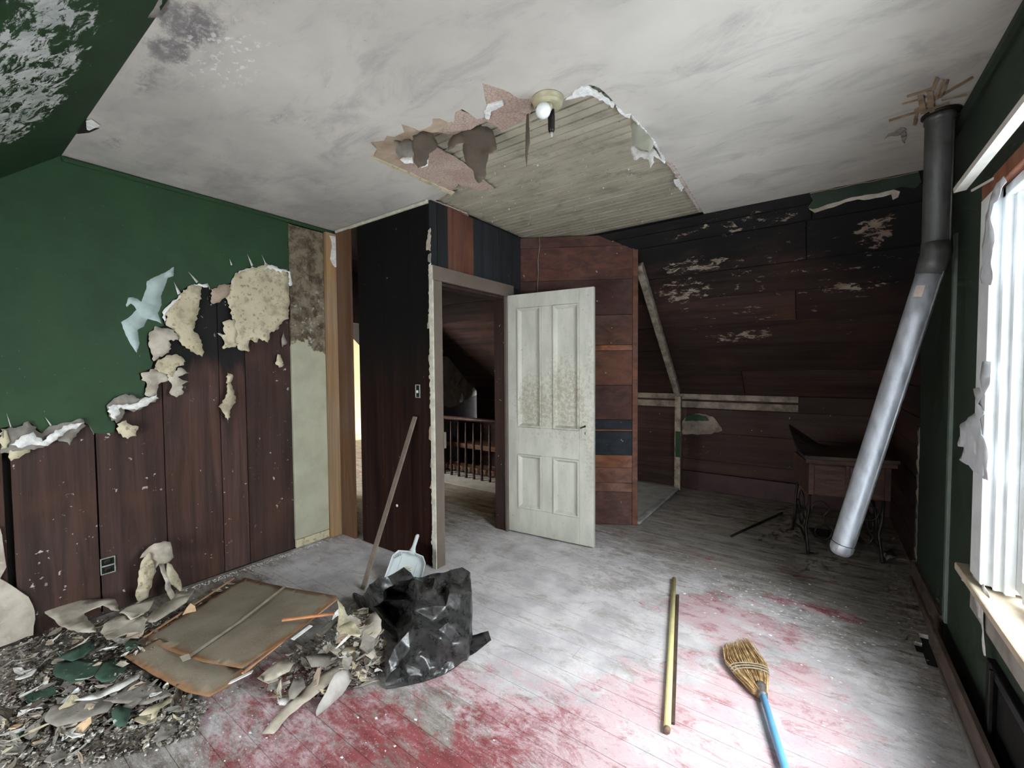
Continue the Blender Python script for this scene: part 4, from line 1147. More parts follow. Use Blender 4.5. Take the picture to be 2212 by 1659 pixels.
# straw-coloured tape strips patched on the ceiling by the pipe
tp = tag(empty('tape_patch', at(2010, 215, 2, ZC)), 'criss-crossed straw coloured tape strips stuck on the ceiling by the pipe', 'tape')
TAPE = flat('straw_tape', (.30, .215, .14), .8, .4, 18)
TK = lambda pts: crop(pts, 1780, 100, 3.072)
for k, (a, b, w) in enumerate([((430, 495), (640, 430), 16), ((600, 430), (990, 205), 18), ((520, 385), (700, 330), 12), ((550, 335), (720, 285), 14), ((600, 525), (620, 440), 24), ((715, 485), (735, 400), 24), ((755, 210), (700, 330), 20),
                               ((790, 225), (740, 350), 18), ((820, 225), (770, 340), 18), ((640, 440), (830, 380), 14), ((640, 330), (660, 450), 40), ((700, 300), (720, 440), 40), ((780, 360), (950, 325), 9)]):
    d = Vector((b[0] - a[0], b[1] - a[1])); nn = Vector((-d.y, d.x)).normalized() * w / 2
    pl_ = TK([(a[0] + nn.x, a[1] + nn.y), (b[0] + nn.x, b[1] + nn.y), (b[0] - nn.x, b[1] - nn.y), (a[0] - nn.x, a[1] - nn.y)])
    z = ZC - .0015 - k * .0007
    q = [at(x, y_, 2, z) for x, y_ in pl_]
    sheet('tape_strip', [(p.x, p.y) for p in q], ((0, 0, z), (1, 0, 0), (0, 1, 0), (0, 0, -1)), TAPE, tp, .0006, None, jag=.001, jstep=.03, seed=k)
q = [at(x, y_, 2, ZC - .006) for x, y_ in TK([(400, 605), (460, 570), (510, 545), (545, 550), (545, 600), (530, 650), (505, 590), (440, 600)])]
sheet('plaster_curl', [(p.x, p.y) for p in q], ((0, 0, ZC - .006), (1, 0, 0), (0, 1, 0), (0, 0, -1)), PAPERGREY, ceiling, .003, .02, disp=lambda a, b: .012 * mnoise.noise(Vector((a * 40, b * 40, 2))), jag=.003, jstep=.01)

# ------------------------------------------------------------------ scraps and marks on the left wall
BIRDP = flat('pale_blue_white_paint', (.42, .52, .50), .8, .12, 20)
def wleft(name, pts, mat, seed=0, bulge=.0, off=.004, th=.0015, jag=.007, jstep=.012, grid=.035, par=None, smooth=True, wob=.006):
    q = [at(x, y_, 0, XL + off) for x, y_ in pts]
    return sheet(name, [(p.y, p.z) for p in q], ((XL + off, 0, 0), (0, 1, 0), (0, 0, 1), (1, 0, 0)), mat, par or wall_left, th, grid,
                 disp=lambda a, b: bulge * .6 * (.5 + mnoise.noise(Vector((a * 9, b * 9, seed)))) + wob * mnoise.noise(Vector((a * 25, b * 25, seed + 5))) + wob, jag=jag, jstep=jstep, seed=seed, smooth=smooth)
bird = [(1112, 285), (1060, 320), (990, 350), (940, 378), (935, 430), (905, 510), (880, 490), (850, 480), (822, 482), (805, 530), (812, 542), (838, 520), (858, 535), (872, 562), (835, 600), (775, 640), (800, 710), (835, 780), (875, 835), (893, 775), (880, 690), (920, 668), (945, 618), (1000, 632), (1035, 650), (1010, 580), (1035, 530), (1030, 470), (1060, 395), (1075, 355), (1110, 345)]
wleft('bird_silhouette', C2(bird), BIRDP, 1, 0, .0005, .0008, .0015, .012, None, wob=0)
wleft('cream_wallpaper', C2([(1500, 335), (1560, 312), (1700, 268), (1800, 310), (1840, 330), (1845, 620), (1800, 640), (1770, 690), (1720, 715), (1710, 770), (1650, 742), (1640, 770), (1600, 750), (1585, 830), (1520, 815), (1480, 750), (1490, 640), (1440, 485), (1470, 400)]), CREAM, 2, .02, .002)
wleft('cream_wallpaper', C2([(1290, 400), (1200, 410), (1150, 460), (1060, 580), (1060, 660), (1110, 690), (1140, 760), (1160, 790), (1230, 830), (1290, 862), (1305, 830), (1270, 730), (1235, 700), (1265, 590), (1280, 450)]), CREAM, 3, .02, .002)
wleft('torn_paper', C2([(1345, 430), (1435, 395), (1470, 400), (1465, 460), (1390, 515), (1350, 520)]), TAN, 4, .01)
wleft('torn_paper', C2([(1420, 640), (1490, 620), (1520, 680), (1500, 750), (1520, 780), (1490, 800), (1420, 810), (1430, 760), (1390, 710), (1440, 720)]), CREAM, 5, .03)
wleft('torn_paper', C2([(945, 720), (990, 665), (1050, 680), (1110, 690), (1135, 755), (1070, 760), (1090, 810), (1060, 840), (980, 890), (950, 800)]), PAPER, 6, .03)
wleft('torn_paper', C2([(980, 940), (1000, 880), (1060, 850), (1130, 845), (1180, 890), (1170, 915), (1120, 930), (1100, 990), (1050, 970)]), CREAM, 7, .04)
wleft('torn_paper', C2([(1060, 980), (1110, 950), (1150, 930), (1205, 968), (1130, 990), (1195, 1020), (1150, 1040), (1155, 1100), (1120, 1120), (1075, 1090), (1090, 1030)]), PAPER, 8, .05)
wleft('torn_paper', C2([(895, 965), (980, 940), (1060, 970), (1080, 1010), (1010, 1040), (1000, 1110), (960, 1140), (925, 1110), (930, 1020), (900, 1010)]), PAPER, 9, .04)
wleft('torn_paper', C2([(680, 1170), (740, 1120), (800, 1095), (890, 1130), (960, 1110), (1015, 1130), (930, 1170), (890, 1200), (850, 1215), (790, 1190), (780, 1250), (740, 1285), (690, 1240)]), PAPERGREY, 10, .03)
wleft('gypsum_edge', C2([(685, 1180), (760, 1165), (850, 1160), (890, 1140), (1000, 1100), (1010, 1125), (910, 1180), (870, 1200), (770, 1185), (740, 1260), (700, 1240)]), GYPSUM, 11, .02, .02)
wleft('torn_paper', C2([(740, 1290), (800, 1265), (840, 1300), (878, 1305), (865, 1365), (810, 1385), (750, 1350)]), CREAM, 12, .05)
wleft('torn_paper', C2([(0, 1320), (120, 1305), (175, 1272), (270, 1350), (335, 1300), (420, 1280), (525, 1258), (545, 1300), (500, 1340), (440, 1425), (400, 1400), (350, 1380), (270, 1440), (190, 1450), (80, 1470), (0, 1480)]), PAPERGREY, 13, .04)
wleft('gypsum_edge', C2([(60, 1420), (150, 1360), (210, 1340), (270, 1400), (350, 1330), (430, 1300), (540, 1280), (500, 1310), (420, 1340), (300, 1430), (200, 1420), (110, 1440)]), GYPSUM, 14, .03, .03)
wleft('torn_paper', C2([(55, 1480), (90, 1430), (160, 1430), (190, 1470), (130, 1495), (65, 1525)]), CREAM, 15, .05)
wleft('torn_paper', C2([(0, 1320), (40, 1330), (60, 1400), (40, 1440), (0, 1450)]), CREAM, 16, .05)
wleft('hanging_strip', C2([(1450, 965), (1478, 975), (1475, 1040), (1500, 1140), (1470, 1190), (1448, 1280), (1425, 1230), (1388, 1180), (1420, 1130), (1440, 1060)]), CREAM, 17, .05)
wleft('torn_paper', C2([(1755, 900), (1770, 845), (1790, 850), (1805, 920), (1780, 930)]), CREAM, 18, .02)
wleft('torn_paper', C2([(1795, 760), (1810, 690), (1830, 770), (1805, 800)]), PAPERGREY, 19, .02)
for k, (a, b, w) in enumerate([((1580, 205), (1612, 280), 14), ((1672, 210), (1700, 270), 8), ((1200, 315), (1262, 385), 16), ((1110, 380), (1145, 460), 22), ((40, 1220), (70, 1315), 10), ((285, 1245), (325, 1300), 12), ((1465, 235), (1480, 275), 9)]):
    d = Vector((b[0] - a[0], b[1] - a[1])); nn = Vector((-d.y, d.x)).normalized() * w / 2
    wleft('cracked_strip', C2([a, (b[0] + nn.x, b[1] + nn.y), (b[0] - nn.x, b[1] - nn.y)]), PAPERWHITE, 60 + k, 0, .002, .001, 0, .02, None)
for k, pts in enumerate([[(1500, 335), (1560, 305), (1610, 285), (1650, 300), (1700, 262), (1790, 300), (1840, 312), (1830, 330), (1790, 320), (1705, 290), (1660, 325), (1600, 305), (1540, 330), (1505, 370), (1480, 400), (1480, 370)],
                         [(1140, 470), (1200, 412), (1270, 392), (1325, 392), (1325, 418), (1270, 405), (1210, 430), (1150, 490), (1060, 590), (1050, 650), (1035, 610), (1045, 560)], [(1820, 310), (1848, 312), (1868, 400), (1850, 410), (1835, 380), (1845, 330)]]):
    wleft('gypsum_edge', C2(pts), GYPSUM, 70 + k, .006, .004)
# outlet box and switch box
ob_ = tag(empty('outlet_box', at(235, 1222, 0, XL)), 'bare outlet in the brown plank wall with painted rim', 'outlet')
STEEL = flat('worn_plate_metal', (.42, .46, .43), .4, .3, 30, .5)
oc = at(234, 1222, 0, XL)
obox('cavity', oc, (0, 1, 0), (0, 0, 1), (1, 0, 0), (-.025, .025), (-.042, .042), (-.012, -.005), DARKGAP, ob_, 0)
for yr, zr in (((-.031, -.026), (-.044, .044)), ((.026, .031), (-.044, .044)), ((-.03, .03), (.040, .045)), ((-.03, .03), (-.045, -.040)), ((-.03, .03), (-.004, .004))):
    obox('rim', oc, (0, 1, 0), (0, 0, 1), (1, 0, 0), yr, zr, (-.011, -.003), STEEL, ob_, .001)
for z in (.021, -.021):
    lathe('receptacle', oc + V(-.009, 0, z), [(.015, 0), (.015, .005), (.012, .006)], IRON, ob_, 12, (1, 0, 0))
sw = tag(empty('switch_box', at(903, 845, 1, 2.0)), 'metal light switch on the soot-black partition', 'switch')
sc_ = at(903, 845, 1, 1.996)
for xr, zr in (((-.022, -.017), (-.045, .045)), ((.017, .022), (-.045, .045)), ((-.02, .02), (.040, .045)), ((-.02, .02), (-.045, -.040))):
    obox('rim', sc_, (1, 0, 0), (0, 0, 1), (0, -1, 0), xr, zr, (-.001, .006), STEEL, sw, .001)
obox('cavity', sc_, (1, 0, 0), (0, 0, 1), (0, -1, 0), (-.017, .017), (-.04, .04), (-.002, .001), IRON, sw, 0)
obox('toggle', sc_, (1, 0, 0), (0, 0, 1), (0, -1, 0), (-.005, .005), (-.012, .006), (.001, .014), PAPERWHITE, sw, .002)
lathe('wall_patch', at(858, 1092, 1, 1.997), [(.010, 0), (.010, .003)], PAPERWHITE, wp, 10, (0, -1, 0))

# ------------------------------------------------------------------ loose things on the floor
def newell(P):
    n = V(0, 0, 0)
    for i in range(len(P)):
        a, b = P[i], P[(i + 1) % len(P)]
        n += V((a.y - b.y) * (a.z + b.z), (a.z - b.z) * (a.x + b.x), (a.x - b.x) * (a.y + b.y))
    return n.normalized()

def psheet(name, pts, mat, parent=None, up=True, **kw):
    """sheet whose outline is given by (px, py, height) and fitted to its mean plane"""
    P = [at(x, y_, 2, z) for x, y_, z in pts]
    n = newell(P)
    if (n.z < 0) == up: n = -n
    c = sum(P, V(0, 0, 0)) / len(P)
    u = (P[1] - P[0]); u = (u - n * u.dot(n)).normalized(); v = n.cross(u)
    return sheet(name, [((p - c).dot(u), (p - c).dot(v)) for p in P], (c, u, v, n), mat, parent, **kw)

def hardboard(name):
    m = Mat(name)
    n = m.noise(5, detail=6)
    n2 = m.noise(160, detail=2)
    col = m.mix(m.step(n, .3, .7), (.195, .162, .120), (.275, .235, .180))
    col = m.mix(m.math('MULTIPLY', m.step(n2, .5, .65), .3), col, (.40, .34, .26))
    rim = m.node('ShaderNodeAttribute', attribute_name='rim').outputs['Fac']
    k = m.step(m.math('ADD', rim, m.math('MULTIPLY', m.math('SUBTRACT', n, .5), .05)), .045, .0)
    col = m.mix(m.math('MULTIPLY', k, .85), col, (.20, .085, .028))
    return m.out(col, .55, n2, .08, .002, spec=.4)
HB = hardboard('weathered_hardboard')

def add_rim(ob, outline_pts):
    """store each vertex's distance to the sheet's outline"""
    me = ob.data
    o0 = WORLD[ob]
    P = [Vector(p) for p in outline_pts]
    at_ = me.attributes.new('rim', 'FLOAT', 'POINT')
    for i, v in enumerate(me.vertices):
        w = v.co + o0
        best = 9
        for k in range(len(P)):
            a, b = P[k], P[(k + 1) % len(P)]
            d = b - a; t = max(0, min(1, (w - a).dot(d) / d.length_squared))
            best = min(best, (a + d * t - w).length)
        at_.data[i].value = best

hbp1 = [(530, 1247, .045), (727, 1291, .10), (640, 1362, .125), (524, 1452, .105), (440, 1432, .10), (370, 1402, .085), (312, 1376, .06)]
hbp2 = [(268, 1418, .055), (345, 1384, .055), (530, 1440, .075), (560, 1425, .075), (497, 1482, .05), (452, 1511, .035), (400, 1492, .05), (330, 1455, .055)]
hb1 = psheet('hardboard_panel', hbp1, HB, thick=.004, step=.035, disp=lambda a, b: .006 * math.sin(a * 6), smooth=True)
add_rim(hb1, [at(x, y_, 2, z) for x, y_, z in hbp1])
tag(hb1, 'large brown hardboard sheet with a pale crease, lying on top of the rubble', 'board')
hb2 = psheet('hardboard_panel', hbp2, HB, thick=.004, step=.035, disp=lambda a, b: 0, smooth=True)
add_rim(hb2, [at(x, y_, 2, z) for x, y_, z in hbp2])
tag(hb2, 'smaller brown hardboard sheet under the creased one, its curved end forward', 'board')
CREASE = flat('pale_crease', (.36, .32, .26), .8, .2, 20)
psheet('crease', [(614, 1266, .082), (618, 1268, .083), (520, 1342, .096), (405, 1424, .098), (400, 1421, .097), (516, 1340, .096)], CREASE, hb1, thick=.0015, step=None)
psheet('tape_end', [(388, 1418, .108), (408, 1412, .108), (412, 1422, .104), (395, 1429, .102)], PAPER, hb1, thick=.0015, step=None)
LATH = flat('peach_lath_wood', (.48, .26, .14), .8, .2, 15)
def lath(name, a, b, w, t, mat, label, cat='wood strip'):
    a, b = at(*a[:2], 2, a[2]), at(*b[:2], 2, b[2])
    d = (b - a).normalized(); s = d.cross(V(0, 0, 1)).normalized(); n = s.cross(d)
    return tag(obox(name, a, d, s, n, (0, (b - a).length), (-w / 2, w / 2), (0, t), mat, None, min(w, t) * .2), label, cat)
lath('lath_strip', (524, 1456, .095), (727, 1296, .095), .010, .006, LATH, 'thin peach lath along the right edge of the creased hardboard')
lath('lath_strip', (488, 1480, .045), (545, 1452, .085), .018, .004, PAPERWHITE, 'white painted strip poking out at the corner of the hardboard')
lath('lath_strip', (312, 1378, .052), (505, 1250, .040), .010, .006, LATH, 'thin peach lath along the left edge of the creased hardboard')
lath('wood_splinter', (610, 1341, .155), (722, 1327, .16), .014, .008, flat('orange_splinter_wood', (.50, .22, .10), .8, .15, 15), 'orange splinter of wood poking over the hardboard')
lath('wood_splinter', (688, 1374, .13), (735, 1335, .15), .030, .010, flat('weathered_grey_wood', (.13, .12, .10), .8, .3, 15), 'weathered grey stick in the rubble beside the hardboard')
lath('wood_splinter', (632, 1382, .12), (672, 1352, .13), .02, .004, PAPERWHITE, 'pale painted strip leaning on the hardboard edge')

# scraps ----------------------------------------------------------------
rs = random.Random(101)
SCRAPS = []
for k in range(26):
    n = rs.randint(6, 9)
    ring = []
    asp = rs.uniform(.45, 1.0)
    for i in range(n):
        a = 2 * math.pi * (i + rs.uniform(-.3, .3)) / n
        r_ = rs.uniform(.55, 1.0)
        ring.append(Vector((math.cos(a) * r_, math.sin(a) * r_ * asp)))
    curl = rs.uniform(-.5, .9); tw = rs.uniform(-.4, .4)
    hf = lambda p: curl * p.x * p.x * .55 + tw * p.x * p.y + rs.uniform(-.05, .05)
    th = rs.choice([.025, .04, .10])
    top = [V(0, 0, 0)] + [V(p.x * .5, p.y * .5, hf(p * .5)) for p in ring] + [V(p.x, p.y, hf(p)) for p in ring]
    bot = [t - V(0, 0, th) for t in top]
    N = len(top)
    f = []
    for i in range(n):
        j = (i + 1) % n
        f += [(0, 1 + i, 1 + j), (1 + i, 1 + n + i, 1 + n + j, 1 + j), (N, N + 1 + j, N + 1 + i), (N + 1 + i, N + 1 + j, N + 1 + n + j, N + 1 + n + i), (1 + n + i, N + 1 + n + i, N + 1 + n + j, 1 + n + j)]
    me = bpy.data.meshes.new('scrap')
    me.from_pydata(top + bot, [], f)
    me.materials.append(PAPER)
    SCRAPS.append(me)

def scrap(name, loc, size, tilt, mat, label, cat, group, r_=rs):
    o = bpy.data.objects.new(name, r_.choice(SCRAPS))
    o.scale = (size, size, size)
    o.rotation_euler = (r_.gauss(0, tilt), r_.gauss(0, tilt), r_.uniform(0, 6.28))
    o.material_slots[0].link = 'OBJECT'
    o.material_slots[0].material = mat
    link(o, loc, None)
    return tag(o, label, cat, group)

DULL = {}
ANCH_L = [((40, 1430), 'by the far left wall foot'), ((160, 1455), 'beside the oval green fragment'), ((275, 1400), 'at the left corner of the hardboard'), ((150, 1370), 'below the curled paper by the wall'), ((400, 1520), 'in front of the hardboard end'),
          ((120, 1540), 'at the front of the left rubble'), ((420, 1290), 'behind the hardboard by the wall'), ((270, 1560), 'around the five-sided green fragment'), ((40, 1520), 'at the left edge of the rubble'), ((60, 1620), 'nearest the viewer in the rubble'), ((240, 1480), 'before the smaller hardboard sheet')]
ANCH_C = [((770, 1330), 'on top of the swept heap'), ((640, 1430), 'beside the hardboard edge in the swept heap'), ((815, 1400), 'at the black bag side of the swept heap'), ((740, 1440), 'above the long paper strip'), ((590, 1490), 'at the left foot of the swept heap'), ((700, 1385), 'beside the weathered grey stick'), ((680, 1500), 'at the front of the swept heap')]

def heap(regions, count, kinds, hfun, smin, smax, anchors, group):
    tot = 0
    while tot < count:
        poly = rs.choices([r_[0] for r_ in regions], [r_[1] for r_ in regions])[0]
        x0 = min(p[0] for p in poly); x1 = max(p[0] for p in poly); y0 = min(p[1] for p in poly); y1 = max(p[1] for p in poly)
        x, y_ = rs.uniform(x0, x1), rs.uniform(y0, y1)
        if not pip((x, y_), poly): continue
        h = hfun(x, y_) * rs.uniform(.2, 1.0)
        p = at(x, y_, 2, h + .010)
        if p.x < XL + .05: continue
        mat = rs.choices([k_[0] for k_ in kinds], [k_[1] for k_ in kinds])[0]
        nm, desc = KINDNAME[mat]
        s_ = smin + (smax - smin) * rs.random() ** 1.6
        nar = rs.random() < .45
        ob = scrap(nm, p, s_, .22 if h < .04 else .42, mat, '', 'scrap', desc + ' ' + group)
        if nar: ob.scale = (s_ * 1.35, s_ * .38, s_ * .8)
        where = min(anchors, key=lambda a: (a[0][0] - x) ** 2 + (a[0][1] - y_) ** 2)[1]
        size = 'small' if s_ < smin + (smax - smin) * .22 else ('large' if s_ > smin + (smax - smin) * .6 else 'mid-sized')
        tl_ = 'tilted' if max(abs(ob.rotation_euler.x), abs(ob.rotation_euler.y)) > .35 else 'flat'
        ob['label'] = ' '.join([size, 'narrow' if nar else 'broad', tl_, desc, where])
        tot += 1
KINDNAME = {PAPER: ('paper_scrap', 'beige paper scrap'), PAPERGREY: ('board_scrap', 'grey board scrap'), PAPERWHITE: ('plaster_scrap', 'white plaster scrap'),
            GREENSCRAP: ('painted_scrap', 'green painted scrap'), CREAM: ('wallpaper_scrap', 'cream wallpaper scrap'), PEACH: ('paper_scrap', 'peach paper scrap'), TAN: ('paper_scrap', 'tan paper scrap'), BROWNPAPER: ('paper_scrap', 'dark brown paper scrap')}
def hl(x, y_):
    return .09 * max(0, 1 - abs(x - 300) / 340) * max(0, 1 - abs(y_ - 1400) / 150) + .02
heap([([(0, 1390), (150, 1350), (300, 1330), (330, 1400), (260, 1430), (330, 1470), (440, 1520), (300, 1560), (0, 1640)], 3), ([(250, 1310), (420, 1290), (520, 1250), (420, 1330), (320, 1390)], 1), ([(0, 1540), (420, 1520), (360, 1600), (150, 1640), (0, 1659)], .8)],
     230, [(PAPER, 2.2), (PAPERGREY, 4.5), (PAPERWHITE, 1.6), (GREENSCRAP, .5), (CREAM, .25), (PEACH, .2), (TAN, .8), (BROWNPAPER, 2.2)], hl, .016, .060, ANCH_L, 'in the rubble below the left wall')
def hc(x, y_):
    return .15 * max(0, 1 - ((x - 765) / 90) ** 2) * max(0, 1 - ((y_ - 1370) / 110) ** 2) + .05 * max(0, 1 - ((x - 680) / 140) ** 2) * max(0, 1 - ((y_ - 1430) / 90) ** 2) + .008
heap([([(730, 1325), (790, 1310), (825, 1350), (828, 1420), (790, 1470), (740, 1460), (720, 1400)], 2.4), ([(640, 1390), (730, 1360), (760, 1450), (720, 1500), (640, 1510), (560, 1490), (580, 1450)], 1.2), ([(770, 1440), (820, 1440), (800, 1480), (760, 1480)], .3)],
     210, [(PAPER, 5.5), (PAPERGREY, 1.5), (PAPERWHITE, 2.5), (CREAM, 1.2), (TAN, .6), (BROWNPAPER, .8)], hc, .018, .052, ANCH_C, 'in the swept heap beside the black bag')

# fine flakes under the scraps
def flakemat():
    m = Mat('mixed_fine_rubble')
    c = m.noise(55, detail=1)
    d = m.noise(80, m.vm(m.pos(), (1, 1, 1), (7, 3, 1)), None, 1)
    col = m.mix(m.step(c, .40, .58), (.075, .06, .05), (.26, .23, .19))
    col = m.mix(m.step(d, .58, .62), col, (.60, .58, .55))
    col = m.mix(m.step(d, .36, .33), col, (.04, .07, .05))
    return m.out(col, .95)
rf = random.Random(61)
fv, ff_ = [], []
def flake(p, s_):
    b0 = len(fv); a0 = rf.uniform(0, 6.28); asp = rf.uniform(.25, 1)
    tx, ty = rf.gauss(0, .35), rf.gauss(0, .35)
    ca, sa_ = math.cos(a0), math.sin(a0)
    for i in range(5):
        a = i * 1.257 + rf.uniform(-.4, .4); r_ = s_ * rf.uniform(.6, 1)
        x_, yy = math.cos(a) * r_, math.sin(a) * r_ * asp
        q = p + V(x_ * ca - yy * sa_, x_ * sa_ + yy * ca, 0); q.z += x_ * tx + yy * ty
        q.z = max(q.z, .002)
        fv.append(q)
    for i in range(5):
        fv.append(fv[b0 + i] - V(0, 0, .0018))
    ff_.extend([(b0, b0 + 1, b0 + 2, b0 + 3, b0 + 4), (b0 + 9, b0 + 8, b0 + 7, b0 + 6, b0 + 5)] + [(b0 + i, b0 + 5 + i, b0 + 5 + (i + 1) % 5, b0 + (i + 1) % 5) for i in range(5)])
for poly, n_, hf_ in (([(0, 1390), (150, 1345), (300, 1325), (420, 1290), (440, 1300), (330, 1400), (270, 1430), (330, 1470), (450, 1520), (420, 1590), (200, 1650), (0, 1659)], 3200, hl), ([(560, 1495), (640, 1400), (730, 1330), (790, 1310), (830, 1360), (828, 1450), (760, 1490), (690, 1510)], 700, hc)):
    c_ = 0
    while c_ < n_:
        x, y_ = rf.uniform(0, 850), rf.uniform(1280, 1659)
        if not pip((x, y_), poly): continue
        p = at(x, y_, 2, .004 + hf_(x, y_) * rf.uniform(0, .75))
        c_ += 1
        if p.x < XL + .03: continue
        flake(p, .004 + .020 * rf.random() ** 2)
fo = mk('fine_rubble', fv, ff_, flakemat())
fo['kind'] = 'stuff'
tag(fo, 'fine mixed flakes of paper and plaster under the scraps', 'rubble')

def piece(name, pts, mat, label, cat='scrap', bul=.02, wob=.015, thick=.003, step=.04, seed=0, jag=.004):
    return tag(psheet(name, pts, mat, thick=thick, step=step, disp=lambda a, b: bul * (a * a + b * b) * 4 + wob * mnoise.noise(Vector((a * 11 + seed, b * 11, seed))) + wob * .4, jag=jag, jstep=.025, seed=seed, smooth=True), label, cat)
K1 = lambda pts, z: [(a / 3.867, 1230 + b / 3.867, zz if isinstance(zz, float) else z) for a, b, *zz_ in pts for zz in [zz_[0] if zz_ else z]]
piece('painted_scrap', K1([(440, 850), (480, 780), (560, 760), (840, 755), (850, 800), (790, 890), (700, 935), (600, 965), (560, 930), (470, 900)], .055), GREENSCRAP, 'large oval green painted board fragment on top of the left rubble', seed=1)
piece('painted_scrap', K1([(830, 850), (880, 780), (960, 755), (1060, 820), (1000, 890), (930, 930), (850, 950), (790, 920)], .05), GREENSCRAP, 'green painted fragment between the oval one and the hardboard corner', seed=2)
piece('painted_scrap', K1([(930, 1195), (985, 1135), (1030, 1170), (1105, 1180), (1075, 1260), (1055, 1320), (990, 1330), (945, 1290)], .035), GREENSCRAP, 'small five-sided green painted fragment nearest the viewer', seed=3)
piece('painted_scrap', K1([(480, 740), (560, 690), (700, 640), (790, 600), (800, 660), (700, 720), (600, 760)], .075), GREENSCRAP, 'long green painted fragment behind the oval one', seed=4)
piece('painted_scrap', K1([(1035, 640), (1090, 580), (1170, 570), (1150, 640), (1060, 700)], .08), GREENSCRAP, 'green painted fragment tucked by the left corner of the hardboard', seed=5)
piece('paper_scrap', K1([(320, 305), (600, 268), (860, 270), (960, 262), (1000, 350), (930, 350), (860, 315), (700, 370), (740, 440), (800, 520), (800, 565), (640, 540), (500, 480), (400, 400)], .10), PAPER, 'big curled grey-beige paper sheet against the foot of the left planks', bul=.06, seed=6)
piece('paper_scrap', K1([(440, 1150), (560, 1120), (850, 1060), (960, 1120), (900, 1200), (700, 1290), (480, 1330), (380, 1280)], .03), PAPERGREY, 'wide flat grey board sheet in the front of the left rubble', seed=7, jag=.008)
piece('paper_scrap', K1([(860, 1110), (1180, 900), (1330, 980), (1440, 1070), (1230, 1130), (1000, 1140)], .03), PAPERGREY, 'grey board sheet under the curved end of the hardboard', seed=8)
piece('paper_scrap', K1([(620, 1110), (780, 1040), (1000, 960), (1170, 880), (1160, 920), (1000, 1020), (840, 1080)], .05), PAPERWHITE, 'long white plaster splinter in front of the hardboard', seed=9)
piece('paper_scrap', K1([(1160, 1215), (1240, 1150), (1440, 1070), (1430, 1110), (1340, 1170), (1300, 1270), (1260, 1290), (1270, 1220)], .04), CREAM, 'curled cream paper piece in front of the hardboard shadow', bul=.08, seed=10)
piece('paper_scrap', K1([(840, 560), (900, 470), (1040, 400), (1200, 440), (1220, 480), (1150, 550), (1000, 580), (900, 640)], .12), PAPER, 'crumpled beige paper between the wall and the hardboard', bul=.1, wob=.04, seed=11)
piece('paper_scrap', K1([(1000, 400), (1100, 320), (1290, 265), (1240, 340), (1200, 400), (1090, 440)], .13), PAPER, 'folded beige paper strip by the wall behind the hardboard', bul=.1, wob=.03, seed=12)
piece('paper_scrap', K1([(1200, 440), (1350, 330), (1480, 210), (1624, 190), (1560, 300), (1420, 380), (1300, 450)], .07), PAPER, 'long beige paper strip along the floor behind the hardboard', bul=.05, wob=.03, seed=13)
K2 = lambda pts, z: [(400 + a / 4.62, 1300 + b / 4.62, (zz_[0] if zz_ else z)) for a, b, *zz_ in pts]
piece('paper_strip', K2([(690, 1360, .004), (860, 1200, .008), (1040, 1040, .02), (1200, 900, .04), (1370, 720, .07), (1480, 640, .09), (1560, 640, .09), (1500, 740, .08), (1420, 860, .05), (1250, 1000, .03), (1050, 1150, .012), (830, 1340, .006)], .03), PAPER, 'long pointed beige wallpaper strip trailing from the swept heap', bul=0, wob=.006, seed=14)
piece('paper_strip', K2([(1500, 720, .10), (1560, 680, .10), (1660, 690, .08), (1680, 730, .06), (1600, 860, .03), (1480, 1010, .012), (1320, 1150, .004), (1300, 1100, .01), (1400, 900, .05)], .03), flat('pale_grey_roll_paper', (.45, .43, .40), .9, .2, 12, bump=.3), 'broad pale rolled paper strip at the front of the swept heap', bul=.05, wob=.006, seed=15)
piece('paper_scrap', K2([(1205, 570), (1340, 540), (1480, 520), (1510, 590), (1390, 660), (1260, 650)], .10), PAPERGREY, 'grey flat board piece on top of the swept heap', seed=16)
piece('wallpaper_scrap', K2([(1560, 490), (1620, 440), (1720, 420), (1740, 470), (1660, 540), (1570, 560)], .12), CREAM, 'square cream board piece on top of the swept heap', seed=17)
piece('paper_scrap', K2([(1520, 60), (1600, 140), (1660, 260), (1760, 330), (1740, 420), (1640, 410), (1540, 340), (1510, 250), (1530, 150)], .17), CREAM, 'large crumpled cream paper crowning the swept heap', bul=.15, wob=.05, seed=18)
piece('paper_scrap', K2([(1700, 330), (1800, 240), (1900, 180), (1960, 240), (1960, 330), (1860, 400), (1780, 420)], .13), PAPER, 'crumpled pale paper at the back of the swept heap', bul=.15, wob=.05, seed=19)
piece('paper_scrap', K2([(720, 800), (820, 660), (1000, 590), (1100, 620), (1040, 720), (900, 770), (830, 830)], .07), PAPER, 'wrinkled beige paper at the left of the swept heap', bul=.1, wob=.04, seed=20)
piece('paper_scrap', K2([(1030, 900), (1080, 780), (1180, 790), (1200, 870), (1090, 980), (1040, 970)], .05), PAPERGREY, 'grey torn board piece beside the long paper strip', seed=21)
piece('paper_scrap', K2([(920, 990), (1000, 960), (1050, 990), (1000, 1040), (940, 1030)], .012), PAPERWHITE, 'small white torn paper alone on the floor by the paper strip', seed=22)

